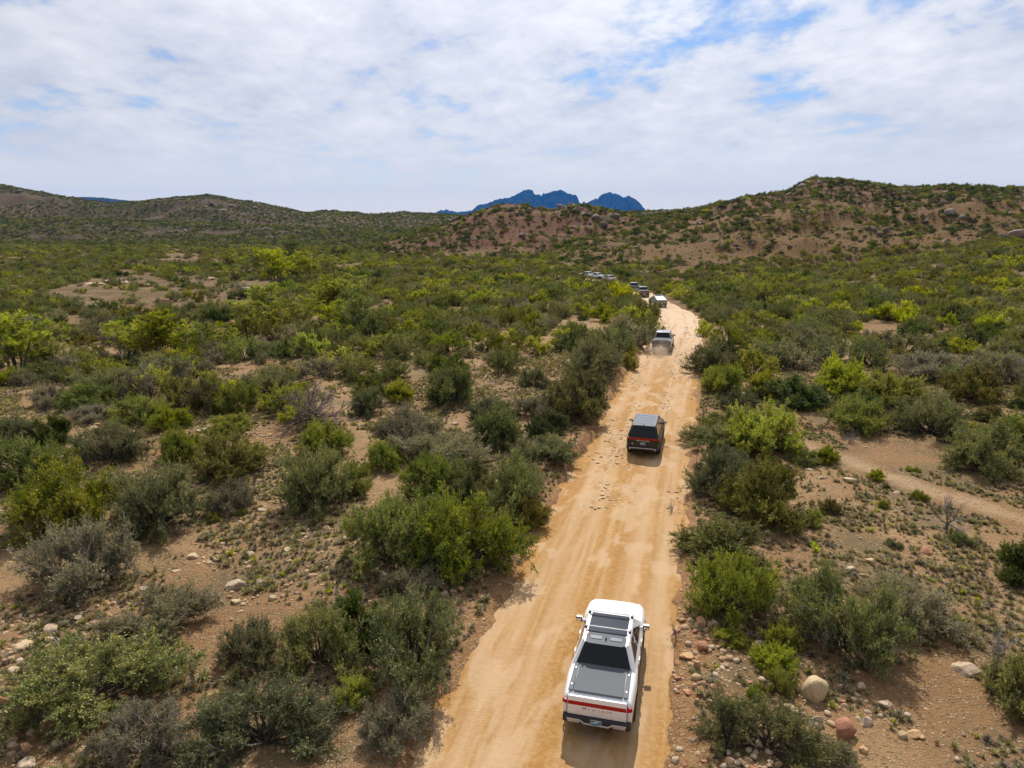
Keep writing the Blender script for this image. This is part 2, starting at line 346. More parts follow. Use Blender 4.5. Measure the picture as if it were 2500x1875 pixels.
def build_ground():
    NU = 540
    u = np.linspace(-0.95, 0.95, NU)
    ys = [-50.0]
    while ys[-1] < 1700:
        y = ys[-1]; st = 1.5 if y < 6 else (0.24 if y < 42 else 0.24 + (y - 42) * 0.0125)
        ys.append(y + min(st, 6.5))
    while ys[-1] < 15500: ys.append(ys[-1] * 1.14)
    ys = np.array(ys); NY = len(ys)
    Y, U = np.meshgrid(ys, u, indexing='ij'); X = U * (Y + 60)
    Z = ground_z(X, Y)
    d, s = road_dist(X, Y); a = np.abs(d)
    Z = Z + (fbm(X / 1.1, Y / 1.1, 3) - 0.5) * 0.16 * (1 - sstep(60, 120, Y)) * sstep(0.3, 1.0, a - road_hw(s))
    Z = np.where(Y > 1500, Z * (1 - sstep(1500, 1650, Y)) + (-6.0) * sstep(1500, 1650, Y), Z)
    i = np.arange((NY - 1) * NU).reshape(NY - 1, NU)[:, :-1].ravel()
    F = np.stack([i, i + 1, i + NU + 1, i + NU], 1)
    uu = (X / np.maximum(Y, 1)); px, py = px_of(X, Y, Z)
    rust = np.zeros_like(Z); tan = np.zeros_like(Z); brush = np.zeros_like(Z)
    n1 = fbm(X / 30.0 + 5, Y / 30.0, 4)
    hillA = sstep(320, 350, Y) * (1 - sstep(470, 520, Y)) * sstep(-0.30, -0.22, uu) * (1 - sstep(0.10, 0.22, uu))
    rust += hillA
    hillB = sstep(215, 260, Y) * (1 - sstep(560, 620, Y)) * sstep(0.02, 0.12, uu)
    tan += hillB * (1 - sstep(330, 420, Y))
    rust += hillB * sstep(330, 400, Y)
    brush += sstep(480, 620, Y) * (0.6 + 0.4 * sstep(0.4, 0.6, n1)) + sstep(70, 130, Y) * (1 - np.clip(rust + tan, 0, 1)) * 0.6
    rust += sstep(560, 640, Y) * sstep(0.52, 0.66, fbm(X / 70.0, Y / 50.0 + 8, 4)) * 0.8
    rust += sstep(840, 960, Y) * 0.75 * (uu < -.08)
    pd = path_dist(X, Y).reshape(X.shape)
    path = (1 - sstep(0.15, 1.05, pd + (fbm(X / 1.5, Y / 1.5, 2) - 0.5) * 0.9))
    bank = 1 - sstep(0.6, 2.2, a - road_hw(s))
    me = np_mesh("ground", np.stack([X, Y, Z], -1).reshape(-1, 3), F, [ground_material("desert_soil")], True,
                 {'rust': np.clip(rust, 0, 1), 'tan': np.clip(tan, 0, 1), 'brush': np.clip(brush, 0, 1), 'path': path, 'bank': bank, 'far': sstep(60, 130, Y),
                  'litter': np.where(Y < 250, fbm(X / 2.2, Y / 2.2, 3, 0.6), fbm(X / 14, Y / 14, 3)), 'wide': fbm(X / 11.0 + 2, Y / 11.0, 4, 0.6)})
    g = link(bpy.data.objects.new("ground", me)); tag(g, kind='structure')

def build_road():
    s = [0.0]
    while s[-1] < RS[-1] - 1: s.append(s[-1] + (0.16 if 58 < s[-1] < 110 else 0.45))
    s = np.array(s); t = np.linspace(-4.1, 4.1, 75)
    S, T = np.meshgrid(s, t, indexing='ij')
    cx = np.interp(s, RS, RC[:, 0])[:, None]; cy = np.interp(s, RS, RC[:, 1])[:, None]
    nx = np.interp(s, RS, RN[:, 0])[:, None]; ny = np.interp(s, RS, RN[:, 1])[:, None]
    X = cx + nx * T; Y = cy + ny * T
    w = (fbm(S / 14.0, 0 * S + 2, 2) - 0.5) * 0.5                # ruts wander
    tracks = np.zeros_like(S)
    for c, wd in ((-2.15, .42), (-1.1, .40), (1.15, .40), (2.3, .45)):
        tracks = np.maximum(tracks, np.exp(-((T - c - w) / wd) ** 2))
    Z = _road_zs(S) + 0.06 * (1 - (T / 3.2) ** 2) - 0.045 * tracks + (fbm(S / 0.9, T / 0.5, 3, .65) - 0.5) * 0.085 + (fbm(S / 3.0, T / 1.6 + 7, 2) - 0.5) * 0.07
    for c in (-2.15, 2.3): Z = Z + 0.03 * np.exp(-((T - c - w - 0.55 * np.sign(c) * -1) / 0.12) ** 2)
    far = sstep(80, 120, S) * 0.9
    tread = (np.exp(-((T + 2.0 - w) / .62) ** 2) + np.exp(-((T - 2.45 - w) / .42) ** 2)) * (0.4 + 0.6 * sstep(0.35, 0.6, fbm(S / 3.0, T * 2, 2)))
    NU = len(t); NY = len(s)
    i = np.arange((NY - 1) * NU).reshape(NY - 1, NU)[:, :-1].ravel(); F = np.stack([i, i + 1, i + NU + 1, i + NU], 1)
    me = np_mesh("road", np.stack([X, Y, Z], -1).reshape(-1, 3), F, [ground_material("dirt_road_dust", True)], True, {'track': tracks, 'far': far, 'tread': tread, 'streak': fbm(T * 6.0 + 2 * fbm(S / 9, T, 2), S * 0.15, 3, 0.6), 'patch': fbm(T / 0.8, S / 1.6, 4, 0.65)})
    uvl = me.uv_layers.new(name='road'); li = np.empty(len(me.loops), dtype=np.int32); me.loops.foreach_get('vertex_index', li)
    uvl.data.foreach_set('uv', np.stack([T.ravel()[li], S.ravel()[li]], 1).astype(np.float32).ravel())
    g = link(bpy.data.objects.new("dirt_road", me)); tag(g, kind='structure')
def road_surface_z(x, y):
    d, s = road_dist(np.array([x]), np.array([y])); return float(_road_zs(s)[0] + 0.06 * (1 - (d[0] / 3.2) ** 2))

def build_mountains():
    """jagged far range: crest outline at 6 km, flanks with gullies"""
    def range_(name, pts, D, W, rough, mat, gul):
        px = np.array([p[0] for p in pts], float); py = np.array([p[1] for p in pts], float)
        q = np.arange(px[0], px[-1] + 0.1, 1.0)
        pyi = np.interp(q, px, py) + (fbm(q / 3.2, q * 0 + 1.5, 3, .7) - 0.5) * rough
        zc = D * CP; X0 = zc * (q - 1250) / FPX; Zt = elev(D, pyi)
        v = np.concatenate([np.linspace(0, 1, 34), 1 + np.linspace(0.1, 1, 8)])
        V, Q = np.meshgrid(v, np.arange(len(q)), indexing='ij')
        Xc = X0[Q]; fr = np.where(V <= 1, V, 2 - V)               # 0 foot, 1 crest
        Yc = D - (1 - V) * W
        rel = np.maximum(Zt[Q] + 5, 0)
        n = fbm(Xc / gul, Yc / gul * 0.5, 5, 0.55) - 0.5; rg = np.abs(fbm(Xc / (gul * 0.6) + 9, Yc / (gul * 2.5), 4) - 0.5) * 2
        prof = fr ** 1.25
        Z = -8 + rel * prof + (n * 0.34 - rg * 0.30 + 0.06) * rel * np.sin(np.pi * np.clip(fr, 0, 1)) 
        X = Xc * (Yc / D)
        NU = len(q); NY = len(v); i = np.arange((NY - 1) * NU).reshape(NY - 1, NU)[:, :-1].ravel()
        me = np_mesh(name, np.stack([X, Yc, Z], -1).reshape(-1, 3), np.stack([i, i + 1, i + NU + 1, i + NU], 1), [mat], False)
        g = link(bpy.data.objects.new(name, me)); tag(g, kind='structure')
    m = bpy.data.materials.new("mountain_rock"); m.use_nodes = True; nt, L, b = mnodes(m)
    geo = nd(nt, 'ShaderNodeNewGeometry'); n = nd(nt, 'ShaderNodeTexNoise', ins={'Scale': 0.006, 'Detail': 8, 'Roughness': 0.7}); L(geo.outputs['Position'], n.inputs['Vector'])
    r = nd(nt, 'ShaderNodeValToRGB'); r.color_ramp.elements[0].position = .35; r.color_ramp.elements[0].color = (0.012, 0.018, 0.018, 1); r.color_ramp.elements[1].position = .7; r.color_ramp.elements[1].color = (0.050, 0.055, 0.052, 1)
    L(n.outputs['Fac'], r.inputs[0]); L(r.outputs[0], b.inputs['Base Color']); b.inputs['Roughness'].default_value = 1.0; b.inputs['Specular IOR Level'].default_value = 0.0
    range_("mountains", [(1040, 526), (1075, 514), (1090, 511), (1115, 518), (1150, 514), (1168, 500), (1190, 496), (1215, 486), (1245, 482), (1262, 473), (1278, 465), (1289, 461), (1300, 464), (1304, 474), (1318, 475), (1321, 480), (1325, 473), (1333, 473), (1350, 466), (1368, 463), (1376, 467), (1388, 473), (1400, 475), (1408, 479), (1414, 493), (1420, 497), (1425, 490), (1429, 497), (1437, 493), (1452, 484), (1458, 487), (1462, 478), (1475, 471), (1487, 469), (1505, 473), (1522, 482), (1532, 477), (1545, 483), (1560, 494), (1572, 508), (1582, 522), (1600, 530)], 14000, 2200, 7.0, m, 300)
    range_("far_mesa", [(110, 496), (135, 480), (175, 481), (215, 480), (260, 482), (300, 487), (340, 491), (370, 497), (400, 505)], 8000, 1600, 2.0, m, 260)

def build_haze():
    x0, x1, y0, y1, z0, z1 = -17000, 17000, -120, 17200, -40, 640
    V = [(x, y, z) for z in (z0, z1) for y in (y0, y1) for x in (x0, x1)]
    me = np_mesh("haze", V, np.array([(0, 2, 3, 1), (4, 5, 7, 6), (0, 1, 5, 4), (2, 6, 7, 3), (0, 4, 6, 2), (1, 3, 7, 5)]))
    m = bpy.data.materials.new("haze_air"); m.use_nodes = True; nt = m.node_tree; nt.nodes.clear()
    o = nd(nt, 'ShaderNodeOutputMaterial'); v = nd(nt, 'ShaderNodeVolumePrincipled')
    v.inputs['Color'].default_value = (0.015, 0.29, 0.95, 1); v.inputs['Density'].default_value = HAZE_D; v.inputs['Anisotropy'].default_value = 0.0
    nt.links.new(v.outputs[0], o.inputs['Volume']); me.materials.append(m)
    g = link(bpy.data.objects.new("haze", me)); tag(g, 'thin blue air in front of the far mountains', 'haze', kind='stuff')
HAZE_D = 2.6e-5
build_ground(); build_road(); build_mountains(); build_haze()
# ------------------------------------------------------------------ plants
def leaf_material(name, dark, mid, light, twig=False, trans=0.19):
    m = bpy.data.materials.new(name); m.use_nodes = True; nt = m.node_tree; nt.nodes.clear(); L = nt.links.new
    out = nd(nt, 'ShaderNodeOutputMaterial'); at = nd(nt, 'ShaderNodeAttribute'); at.attribute_name = 'lv'
    oi = nd(nt, 'ShaderNodeObjectInfo')
    r = nd(nt, 'ShaderNodeValToRGB'); e = r.color_ramp.elements
    e[0].position = 0.05; e[0].color = (*dark, 1); e[1].position = 0.95; e[1].color = (*light, 1); q = e.new(0.5); q.color = (*mid, 1)
    L(at.outputs['Fac'], r.inputs[0])
    hs = nd(nt, 'ShaderNodeHueSaturation'); L(r.outputs[0], hs.inputs['Color'])
    for sock, lo, hi, k in (('Hue', 0.482, 0.516, 1.0), ('Saturation', 0.78, 1.10, 7.31), ('Value', 0.72, 1.30, 3.77)):
        mu = nd(nt, 'ShaderNodeMath', operation='MULTIPLY'); L(oi.outputs['Random'], mu.inputs[0]); mu.inputs[1].default_value = k
        fr = nd(nt, 'ShaderNodeMath', operation='FRACT'); L(mu.outputs[0], fr.inputs[0])
        mr = nd(nt, 'ShaderNodeMapRange'); L(fr.outputs[0], mr.inputs[0]); mr.inputs[3].default_value = lo; mr.inputs[4].default_value = hi; L(mr.outputs[0], hs.inputs[sock])
    d = nd(nt, 'ShaderNodeBsdfDiffuse'); L(hs.outputs[0], d.inputs['Color'])
    if twig: L(d.outputs[0], out.inputs['Surface']); return m
    t = nd(nt, 'ShaderNodeBsdfTranslucent')
    tw = nd(nt, 'ShaderNodeMix', data_type='RGBA', blend_type='MULTIPLY'); tw.inputs[0].default_value = 1; L(hs.outputs[0], tw.inputs['A']); tw.inputs['B'].default_value = (1.25, 1.15, 0.45, 1); L(tw.outputs['Result'], t.inputs['Color'])
    mx = nd(nt, 'ShaderNodeMixShader'); mx.inputs[0].default_value = trans; L(d.outputs[0], mx.inputs[1]); L(t.outputs[0], mx.inputs[2])
    g = nd(nt, 'ShaderNodeBsdfGlossy', ins={'Roughness': 0.42}); g.inputs['Color'].default_value = (0.8, 0.85, 0.9, 1)
    m2 = nd(nt, 'ShaderNodeMixShader'); m2.inputs[0].default_value = 0.012; L(mx.outputs[0], m2.inputs[1]); L(g.outputs[0], m2.inputs[2])
    L(m2.outputs[0], out.inputs['Surface'])
    return m
LEAF = {
    'oak':   leaf_material('oak_leaves', (0.039, 0.058, 0.013), (0.089, 0.124, 0.022), (0.185, 0.213, 0.033)),
    'cat':   leaf_material('catclaw_leaves', (0.082, 0.097, 0.038), (0.176, 0.192, 0.065), (0.309, 0.300, 0.106)),
    'green': leaf_material('green_leaves', (0.090, 0.125, 0.018), (0.199, 0.239, 0.032), (0.400, 0.382, 0.060)),
    'lime':  leaf_material('lime_leaves', (0.130, 0.159, 0.011), (0.267, 0.303, 0.016), (0.466, 0.470, 0.036), trans=0.45),
    'grey':  leaf_material('grey_leaves', (0.114, 0.119, 0.068), (0.221, 0.210, 0.123), (0.368, 0.335, 0.207), trans=0.25),
    'olive': leaf_material('olive_leaves', (0.086, 0.091, 0.016), (0.192, 0.184, 0.031), (0.336, 0.301, 0.059)),
    'cotton': leaf_material('cottonwood_leaves', (0.130, 0.164, 0.012), (0.267, 0.298, 0.021), (0.444, 0.450, 0.049), trans=0.5),
    'tuft':  leaf_material('bunchgrass_blades', (0.135, 0.122, 0.058), (0.260, 0.225, 0.110), (0.420, 0.350, 0.190), trans=0.3),
    'dry':   leaf_material('dry_twigs', (0.070, 0.058, 0.042), (0.140, 0.115, 0.082), (0.240, 0.200, 0.145), trans=0.1),
}
TWIG = {
    'bark': leaf_material('grey_brown_bark', (0.045, 0.036, 0.028), (0.095, 0.078, 0.060), (0.340, 0.305, 0.265), True),
    'pale': leaf_material('bleached_dead_wood', (0.150, 0.135, 0.125), (0.300, 0.275, 0.255), (0.480, 0.445, 0.420), True),
    'grey': leaf_material('grey_dead_wood', (0.110, 0.084, 0.073), (0.240, 0.184, 0.162), (0.432, 0.335, 0.300), True),
    'black': leaf_material('charred_wood', (0.008, 0.008, 0.008), (0.020, 0.018, 0.017), (0.050, 0.045, 0.042), True),
}
def unit(v): return v / np.maximum(np.linalg.norm(v, axis=-1, keepdims=True), 1e-9)
def prisms(A, B, ra, rb, seg=3):
    """tapered sticks from A to B (n x 3) -> verts, tri/quad faces"""
    n = len(A); d = unit(B - A); ref = np.where(np.abs(d[:, 2:3]) > 0.9, np.array([[1.0, 0, 0]]), np.array([[0, 0, 1.0]]))
    e1 = unit(np.cross(d, ref)); e2 = np.cross(d, e1); V = []
    for P, r in ((A, ra), (B, rb)):
        for k in range(seg):
            a = 2 * math.pi * k / seg; V.append(P + (e1 * math.cos(a) + e2 * math.sin(a)) * np.reshape(r, (-1, 1)))
    V = np.stack(V, 1).reshape(-1, 3); o = np.arange(n)[:, None] * (2 * seg); F = []
    for k in range(seg):
        k2 = (k + 1) % seg; F.append(np.concatenate([o + k, o + k2, o + seg + k2, o + seg + k], 1))
    return V, np.concatenate(F)
def leaves(P, D, size, rng, aspect=0.5, spread=0.9, droop=0.0, tri=False):
    """rhombic leaves at P pointing roughly along D"""
    n = len(P); d = unit(D + rng.normal(0, spread, (n, 3)) + np.array([0, 0, -droop])); w = unit(np.cross(d, rng.normal(0, 1, (n, 3))))
    s = (size * rng.uniform(0.65, 1.35, n))[:, None]
    if tri: return np.stack([P - w * s * aspect * 0.5, P + w * s * aspect * 0.5, P + d * s], 1).reshape(-1, 3), np.arange(3 * n).reshape(n, 3)
    V = np.stack([P, P + d * s * 0.5 + w * s * aspect * 0.5, P + d * s, P + d * s * 0.5 - w * s * aspect * 0.5], 1).reshape(-1, 3)
    return V, np.arange(4 * n).reshape(n, 4)
def make_bush(seed, style, n_main, n_sec, n_twig, n_leaf, leaf, top=1.0, tri=False, flat=0.75, stem_r=0.022, twig_geo=True):
    """unit bush: radius about 1, height `flat`; returns (foliage mesh data, wood mesh data)"""
    g = np.random.default_rng(seed)
    # main limbs fan out from the base to a lumpy dome
    az = (np.arange(n_main) + g.uniform(-0.4, 0.4, n_main)) * 2 * math.pi * 0.618 * 1.0
    el = np.arcsin(np.clip(((g.permutation(n_main) + g.uniform(0.1, 0.9, n_main)) / n_main) * 0.97 + 0.03, 0, 1)) * 0.97
    rad = g.uniform(0.70, 1.0, n_main)
    lob = 0.90 + 0.10 * np.sin(az * 2 + g.uniform(0, 6)) + 0.10 * np.sin(az * 5 + g.uniform(0, 6))
    E = np.stack([np.cos(az) * np.cos(el) * rad * lob, np.sin(az) * np.cos(el) * rad * lob, (np.sin(el) * 0.80 + 0.10) * flat * g.uniform(0.75, 1.0, n_main)], 1)
    B = np.stack([g.normal(0, 0.06, n_main), g.normal(0, 0.06, n_main), np.full(n_main, -0.03)], 1)
    C = B * 0.5 + E * 0.5 + np.stack([np.zeros(n_main)] * 2 + [0.14 * flat * np.ones(n_main)], 1) + g.normal(0, 0.06, (n_main, 3))
    def q(t, i): t = t[:, None]; return (1 - t) ** 2 * B[i] + 2 * t * (1 - t) * C[i] + t * t * E[i]
    def qd(t, i): t = t[:, None]; return unit(2 * (1 - t) * (C[i] - B[i]) + 2 * t * (E[i] - C[i]))
    WV, WF, WL, off = [], [], [], 0
    def addw(V, F, val):
        nonlocal off
        WV.append(V); WF.append(F + off); off += len(V); WL.append(np.repeat(val, len(V) // len(val)))
    idx = np.arange(n_main); ts = np.linspace(0, 1, 5)
    for k in range(4):
        a = q(np.full(n_main, ts[k]), idx); b = q(np.full(n_main, ts[k + 1]), idx)
        addw(*prisms(a, b, stem_r * (1 - 0.75 * ts[k]) * g.uniform(.7, 1.2, n_main), stem_r * (1 - 0.75 * ts[k + 1]) * np.ones(n_main), 4), g.uniform(0.1, 0.7, n_main))
    # secondary branches
    i2 = np.repeat(idx, n_sec); t2 = g.uniform(0.28, 1.0, len(i2)) ** 0.8; P2 = q(t2, i2); D2 = qd(t2, i2)
    outw = unit(P2 * np.array([1, 1, 0.8]) + np.array([0, 0, 0.12]))
    D2 = unit(D2 * 0.6 + outw * 0.6 + g.normal(0, 0.55, D2.shape) + np.array([0, 0, 0.15 * top])); L2 = g.uniform(0.16, 0.36, len(i2)) * (0.65 + 0.5 * t2)
    E2 = P2 + D2 * L2[:, None]; E2[:, 2] = np.maximum(E2[:, 2], 0.02 * flat)
    cl = g.uniform(0, 1, len(i2))                                 # clump tint
    addw(*prisms(P2, E2, np.full(len(i2), stem_r * 0.34), np.full(len(i2), stem_r * 0.14), 3), g.uniform(0.2, 0.9, len(i2)))
    # twigs
    i3 = np.repeat(np.arange(len(i2)), n_twig); t3 = g.uniform(0.15, 1.0, len(i3)); P3 = P2[i3] + (E2 - P2)[i3] * t3[:, None]
    D3 = unit(D2[i3] * 0.7 + g.normal(0, 0.6, (len(i3), 3)) + np.array([0, 0, 0.22 * top])); L3 = g.uniform(0.07, 0.19, len(i3))
    E3 = P3 + D3 * L3[:, None]; E3[:, 2] = np.maximum(E3[:, 2], 0.015 * flat)
    if twig_geo: addw(*prisms(P3, E3, np.full(len(i3), stem_r * 0.13), np.full(len(i3), stem_r * 0.05), 3), g.uniform(0.3, 1.0, len(i3)))
    # a few bare dead whips stick out of the crown
    nw = 12; iw = g.integers(0, n_main, nw); tw = g.uniform(0.35, 0.8, nw); PW = q(tw, iw); DW = unit(PW + g.normal(0, 0.35, (nw, 3)) + np.array([0, 0, 0.25])); cur = PW
    for k in range(3):
        nx = cur + unit(DW + g.normal(0, 0.28, DW.shape)) * g.uniform(0.10, 0.24, nw)[:, None]; nx[:, 2] = np.maximum(nx[:, 2], 0.03)
        addw(*prisms(cur, nx, np.full(nw, stem_r * (.34 - .08 * k)), np.full(nw, stem_r * (.26 - .08 * k)), 3), np.full(nw, 1.0)); cur = nx
    # leaves along each twig
    fol = None
    if n_leaf:
        i4 = np.repeat(np.arange(len(i3)), n_leaf); t4 = g.uniform(0.1, 1.05, len(i4)); P4 = P3[i4] + (E3 - P3)[i4] * t4[:, None] + g.normal(0, 0.012, (len(i4), 3))
        P4[:, 2] = np.maximum(P4[:, 2], 0.01)
        V, F = leaves(P4, D3[i4], leaf, g, aspect=0.55, tri=tri)
        lv = np.clip(0.55 * cl[i3[i4]] + 0.45 * g.uniform(0, 1, len(i4)), 0, 1)
        fol = (V, F, np.repeat(lv, 3 if tri else 4))
    ref = fol[0] if fol else np.concatenate(WV); kx = 1.0 / np.percentile(np.hypot(ref[:, 0], ref[:, 1]), 97); kz = 1.0 / np.percentile(ref[:, 2], 99.3); k = np.array([kx, kx, kz])
    if fol: fol = (fol[0] * k, fol[1], fol[2])
    return fol, (np.concatenate(WV) * k, np.concatenate(WF), np.concatenate(WL))
def bush_proto(name, seed, style, wood='bark', **kw):
    fol, wd = make_bush(seed, style, **kw)
    fm = np_mesh(name + '_foliage', fol[0], fol[1], [LEAF[style]], False, {'lv': fol[2]}) if fol else None
    wm = np_mesh(name + '_branches', wd[0], wd[1], [TWIG[wood]], True, {'lv': wd[2]})
    return fm, wm
def bush_joined(name, seed, style, wood='bark', **kw):
    fol, wd = make_bush(seed, style, **kw)
    V = np.concatenate([fol[0], wd[0]]); F = np.concatenate([fol[1], wd[1] + len(fol[0])]); lv = np.concatenate([fol[2], wd[2]])
    return np_mesh(name, V, F, [LEAF[style], TWIG[wood]], False, {'lv': lv}, np.concatenate([np.zeros(len(fol[1])), np.ones(len(wd[1]))]))

SPEC = {  # near, dense prototypes per style
    'oak':   dict(n_main=26, n_sec=12, n_twig=10, n_leaf=17, tri=True, leaf=0.037, flat=0.80),
    'cat':   dict(n_main=26, n_sec=12, n_twig=10, n_leaf=17, tri=True, leaf=0.027, flat=0.72),
    'green': dict(n_main=26, n_sec=12, n_twig=10, n_leaf=17, tri=True, leaf=0.030, flat=0.75, top=1.0),
    'lime':  dict(n_main=26, n_sec=12, n_twig=10, n_leaf=17, tri=True, leaf=0.032, flat=0.85, top=1.3),
    'grey':  dict(n_main=26, n_sec=12, n_twig=10, n_leaf=9, tri=True, leaf=0.032, flat=0.70, stem_r=0.026),
    'olive': dict(n_main=26, n_sec=12, n_twig=10, n_leaf=17, tri=True, leaf=0.033, flat=0.78),
}
WOODOF = dict(oak='bark', cat='bark', green='bark', lime='bark', grey='grey', olive='bark')
NEAR = {k: [bush_proto(f'{k}_near', 100 + 7 * i + 31 * j, k, WOODOF[k], **v) for j in range(3 if k in ('cat', 'grey', 'green') else 2)] for i, (k, v) in enumerate(SPEC.items())}
MIDP = {k: [bush_joined(f'{k}_mid', 300 + 7 * i + 31 * j, k, WOODOF[k], **{**v, 'n_main': 17, 'n_sec': 8, 'n_twig': 6, 'n_leaf': 8 if k != 'grey' else 5, 'leaf': v['leaf'] * 1.9, 'tri': False, 'twig_geo': k == 'grey'}) for j in range(3)] for i, (k, v) in enumerate(SPEC.items())}
FARP = {k: [bush_joined(f'{k}_far', 500 + 7 * i + 31 * j, k, WOODOF[k], **{**v, 'n_main': 13, 'n_sec': 6, 'n_twig': 4, 'n_leaf': 5 if k != 'grey' else 4, 'leaf': v['leaf'] * 3.2, 'tri': False, 'twig_geo': False}) for j in range(2)] for i, (k, v) in enumerate(SPEC.items())}
TINY = {k: [bush_joined(f'{k}_tiny', 700 + 7 * i + 31 * j, k, WOODOF[k], **{**v, 'n_main': 7, 'n_sec': 4, 'n_twig': 2, 'n_leaf': 3, 'leaf': v['leaf'] * 7.5, 'tri': False, 'twig_geo': False}) for j in range(2)] for i, (k, v) in enumerate(SPEC.items())}

def make_snag(seed, n_main=9, n_sec=9, n_twig=7, r=0.045, flat=0.8, trunk=0.18):
    """a dead shrub: a short leaning trunk that splits into curved bare limbs, branches and whips; unit radius"""
    g = np.random.default_rng(seed); WV, WF, WL, off = [], [], [], 0
    def addw(V, F, val):
        nonlocal off
        WV.append(V); WF.append(F + off); off += len(V); WL.append(np.repeat(val, len(V) // len(val)))
    lean = g.normal(0, 0.05, 2); T0 = np.array([[0, 0, -0.05]]); T1 = np.array([[lean[0], lean[1], trunk]])
    addw(*prisms(T0, T1, np.array([r * 1.7]), np.array([r * 1.2]), 6), np.array([0.35]))
    def limb(P, D, Ln, ra, rb, curl, nseg, val):
        cur, d = P.copy(), D.copy(); pts = [cur.copy()]
        for k in range(nseg):
            d = unit(d + g.normal(0, curl, d.shape)); nx = cur + d * (Ln / nseg)[:, None]; nx[:, 2] = np.maximum(nx[:, 2], 0.01)
            f0, f1 = k / nseg, (k + 1) / nseg
            addw(*prisms(cur, nx, ra + (rb - ra) * f0, ra + (rb - ra) * f1, 4 if ra.mean() > 0.012 else 3), val); cur = nx; pts.append(cur.copy())
        return np.stack(pts, 1), d
    az = np.arange(n_main) * 2.4 + g.uniform(-.4, .4, n_main); el = g.uniform(0.05, 1.35, n_main)
    D = np.stack([np.cos(az) * np.cos(el), np.sin(az) * np.cos(el), np.sin(el) * flat], 1)
    one = np.ones(n_main)
    P1, d1 = limb(np.repeat(T1, n_main, 0), D, g.uniform(0.55, 0.95, n_main), one * r * 0.62, one * r * 0.16, 0.16, 6, g.uniform(0.2, 0.6, n_main))
    i2 = np.repeat(np.arange(n_main), n_sec); k2 = g.integers(1, 7, len(i2)); S = P1[i2, k2]; dd = unit(P1[i2, np.minimum(k2, 6)] - P1[i2, k2 - 1])
    D2 = unit(dd + g.normal(0, 0.5, dd.shape) + np.array([0, 0, 0.10])); o2 = np.ones(len(i2))
    P2, d2 = limb(S, D2, g.uniform(0.18, 0.42, len(i2)), o2 * r * 0.20, o2 * r * 0.07, 0.15, 4, g.uniform(0.3, 0.9, len(i2)))
    i3 = np.repeat(np.arange(len(i2)), n_twig); k3 = g.integers(1, 5, len(i3)); S3 = P2[i3, k3]; d3 = unit(P2[i3, k3] - P2[i3, k3 - 1] + 1e-6)
    D3 = unit(d3 + g.normal(0, 0.5, d3.shape) + np.array([0, 0, 0.08])); o3 = np.ones(len(i3))
    limb(S3, D3, g.uniform(0.08, 0.22, len(i3)), o3 * r * 0.085, o3 * r * 0.035, 0.12, 2, g.uniform(0.4, 1.0, len(i3)))
    return np.concatenate(WV), np.concatenate(WF), np.concatenate(WL)
def snag_mesh(name, seed, wood, **kw):
    V, F, lv = make_snag(seed, **kw); return np_mesh(name, V, F, [TWIG[wood]], True, {'lv': lv})

def make_cottonwood(seed, stems=5, n_br=17, n_tw=10, n_leaf=16, leaf=0.018):
    """unit height slender multi-stem tree: several upright trunks, ascending branches, leaf masses hung in separate tiers"""
    g = np.random.default_rng(seed); WV, WF, WL, off = [], [], [], 0; LV, LF, LL, lo = [], [], [], 0
    for s in range(stems):
        a = s * 2.4 + g.uniform(-.5, .5); lean = g.uniform(0.06, 0.26); h = g.uniform(0.72, 1.0) if s else 1.0
        base = np.array([math.cos(a), math.sin(a), 0]) * 0.03; P = [base + np.array([0, 0, -0.03])]; d = unit(np.array([math.cos(a) * lean, math.sin(a) * lean, 1.0]))
        for k in range(9): d = unit(d + g.normal(0, 0.05, 3) + np.array([0, 0, 0.02])); P.append(P[-1] + d * h / 9)
        P = np.array(P); r = 0.016 * (1 - np.linspace(0, 0.9, 10)) * (1.2 if s == 0 else 0.85)
        V, F = prisms(P[:-1], P[1:], r[:-1], r[1:], 5); WV.append(V); WF.append(F + off); off += len(V); WL.append(np.full(len(V), g.uniform(.4, .9)))
        t = g.uniform(0.24, 0.99, n_br) ; S = np.stack([np.interp(t * 9, np.arange(10), P[:, c]) for c in range(3)], 1)
        az = g.uniform(0, 2 * math.pi, n_br); ln = (0.09 + 0.17 * np.sin(np.pi * np.clip(t * 0.95, 0, 1))) * g.uniform(0.6, 1.2, n_br)
        D = unit(np.stack([np.cos(az), np.sin(az), g.uniform(0.5, 1.3, n_br)], 1)); E = S + D * ln[:, None]
        V, F = prisms(S, E, np.full(n_br, 0.0042), np.full(n_br, 0.0016), 3); WV.append(V); WF.append(F + off); off += len(V); WL.append(np.full(len(V), .6))
        i = np.repeat(np.arange(n_br), n_tw); tt = g.uniform(0.25, 1.05, len(i)); S2 = S[i] + (E - S)[i] * tt[:, None]; D2 = unit(D[i] + g.normal(0, 0.7, (len(i), 3))); E2 = S2 + D2 * g.uniform(0.03, 0.075, len(i))[:, None]
        cl = g.uniform(0, 1, n_br)
        j = np.repeat(np.arange(len(i)), n_leaf); P4 = S2[j] + (E2 - S2)[j] * g.uniform(0, 1.1, len(j))[:, None] + g.normal(0, 0.008, (len(j), 3))
        V, F = leaves(P4, D2[j], leaf, g, 0.8, 1.0, 0.3); LV.append(V); LF.append(F + lo); lo += len(V)
        LL.append(np.repeat(np.clip(0.5 * cl[i[j]] + 0.5 * g.uniform(0, 1, len(j)), 0, 1), 4))
    return (np.concatenate(LV), np.concatenate(LF), np.concatenate(LL)), (np.concatenate(WV), np.concatenate(WF), np.concatenate(WL))
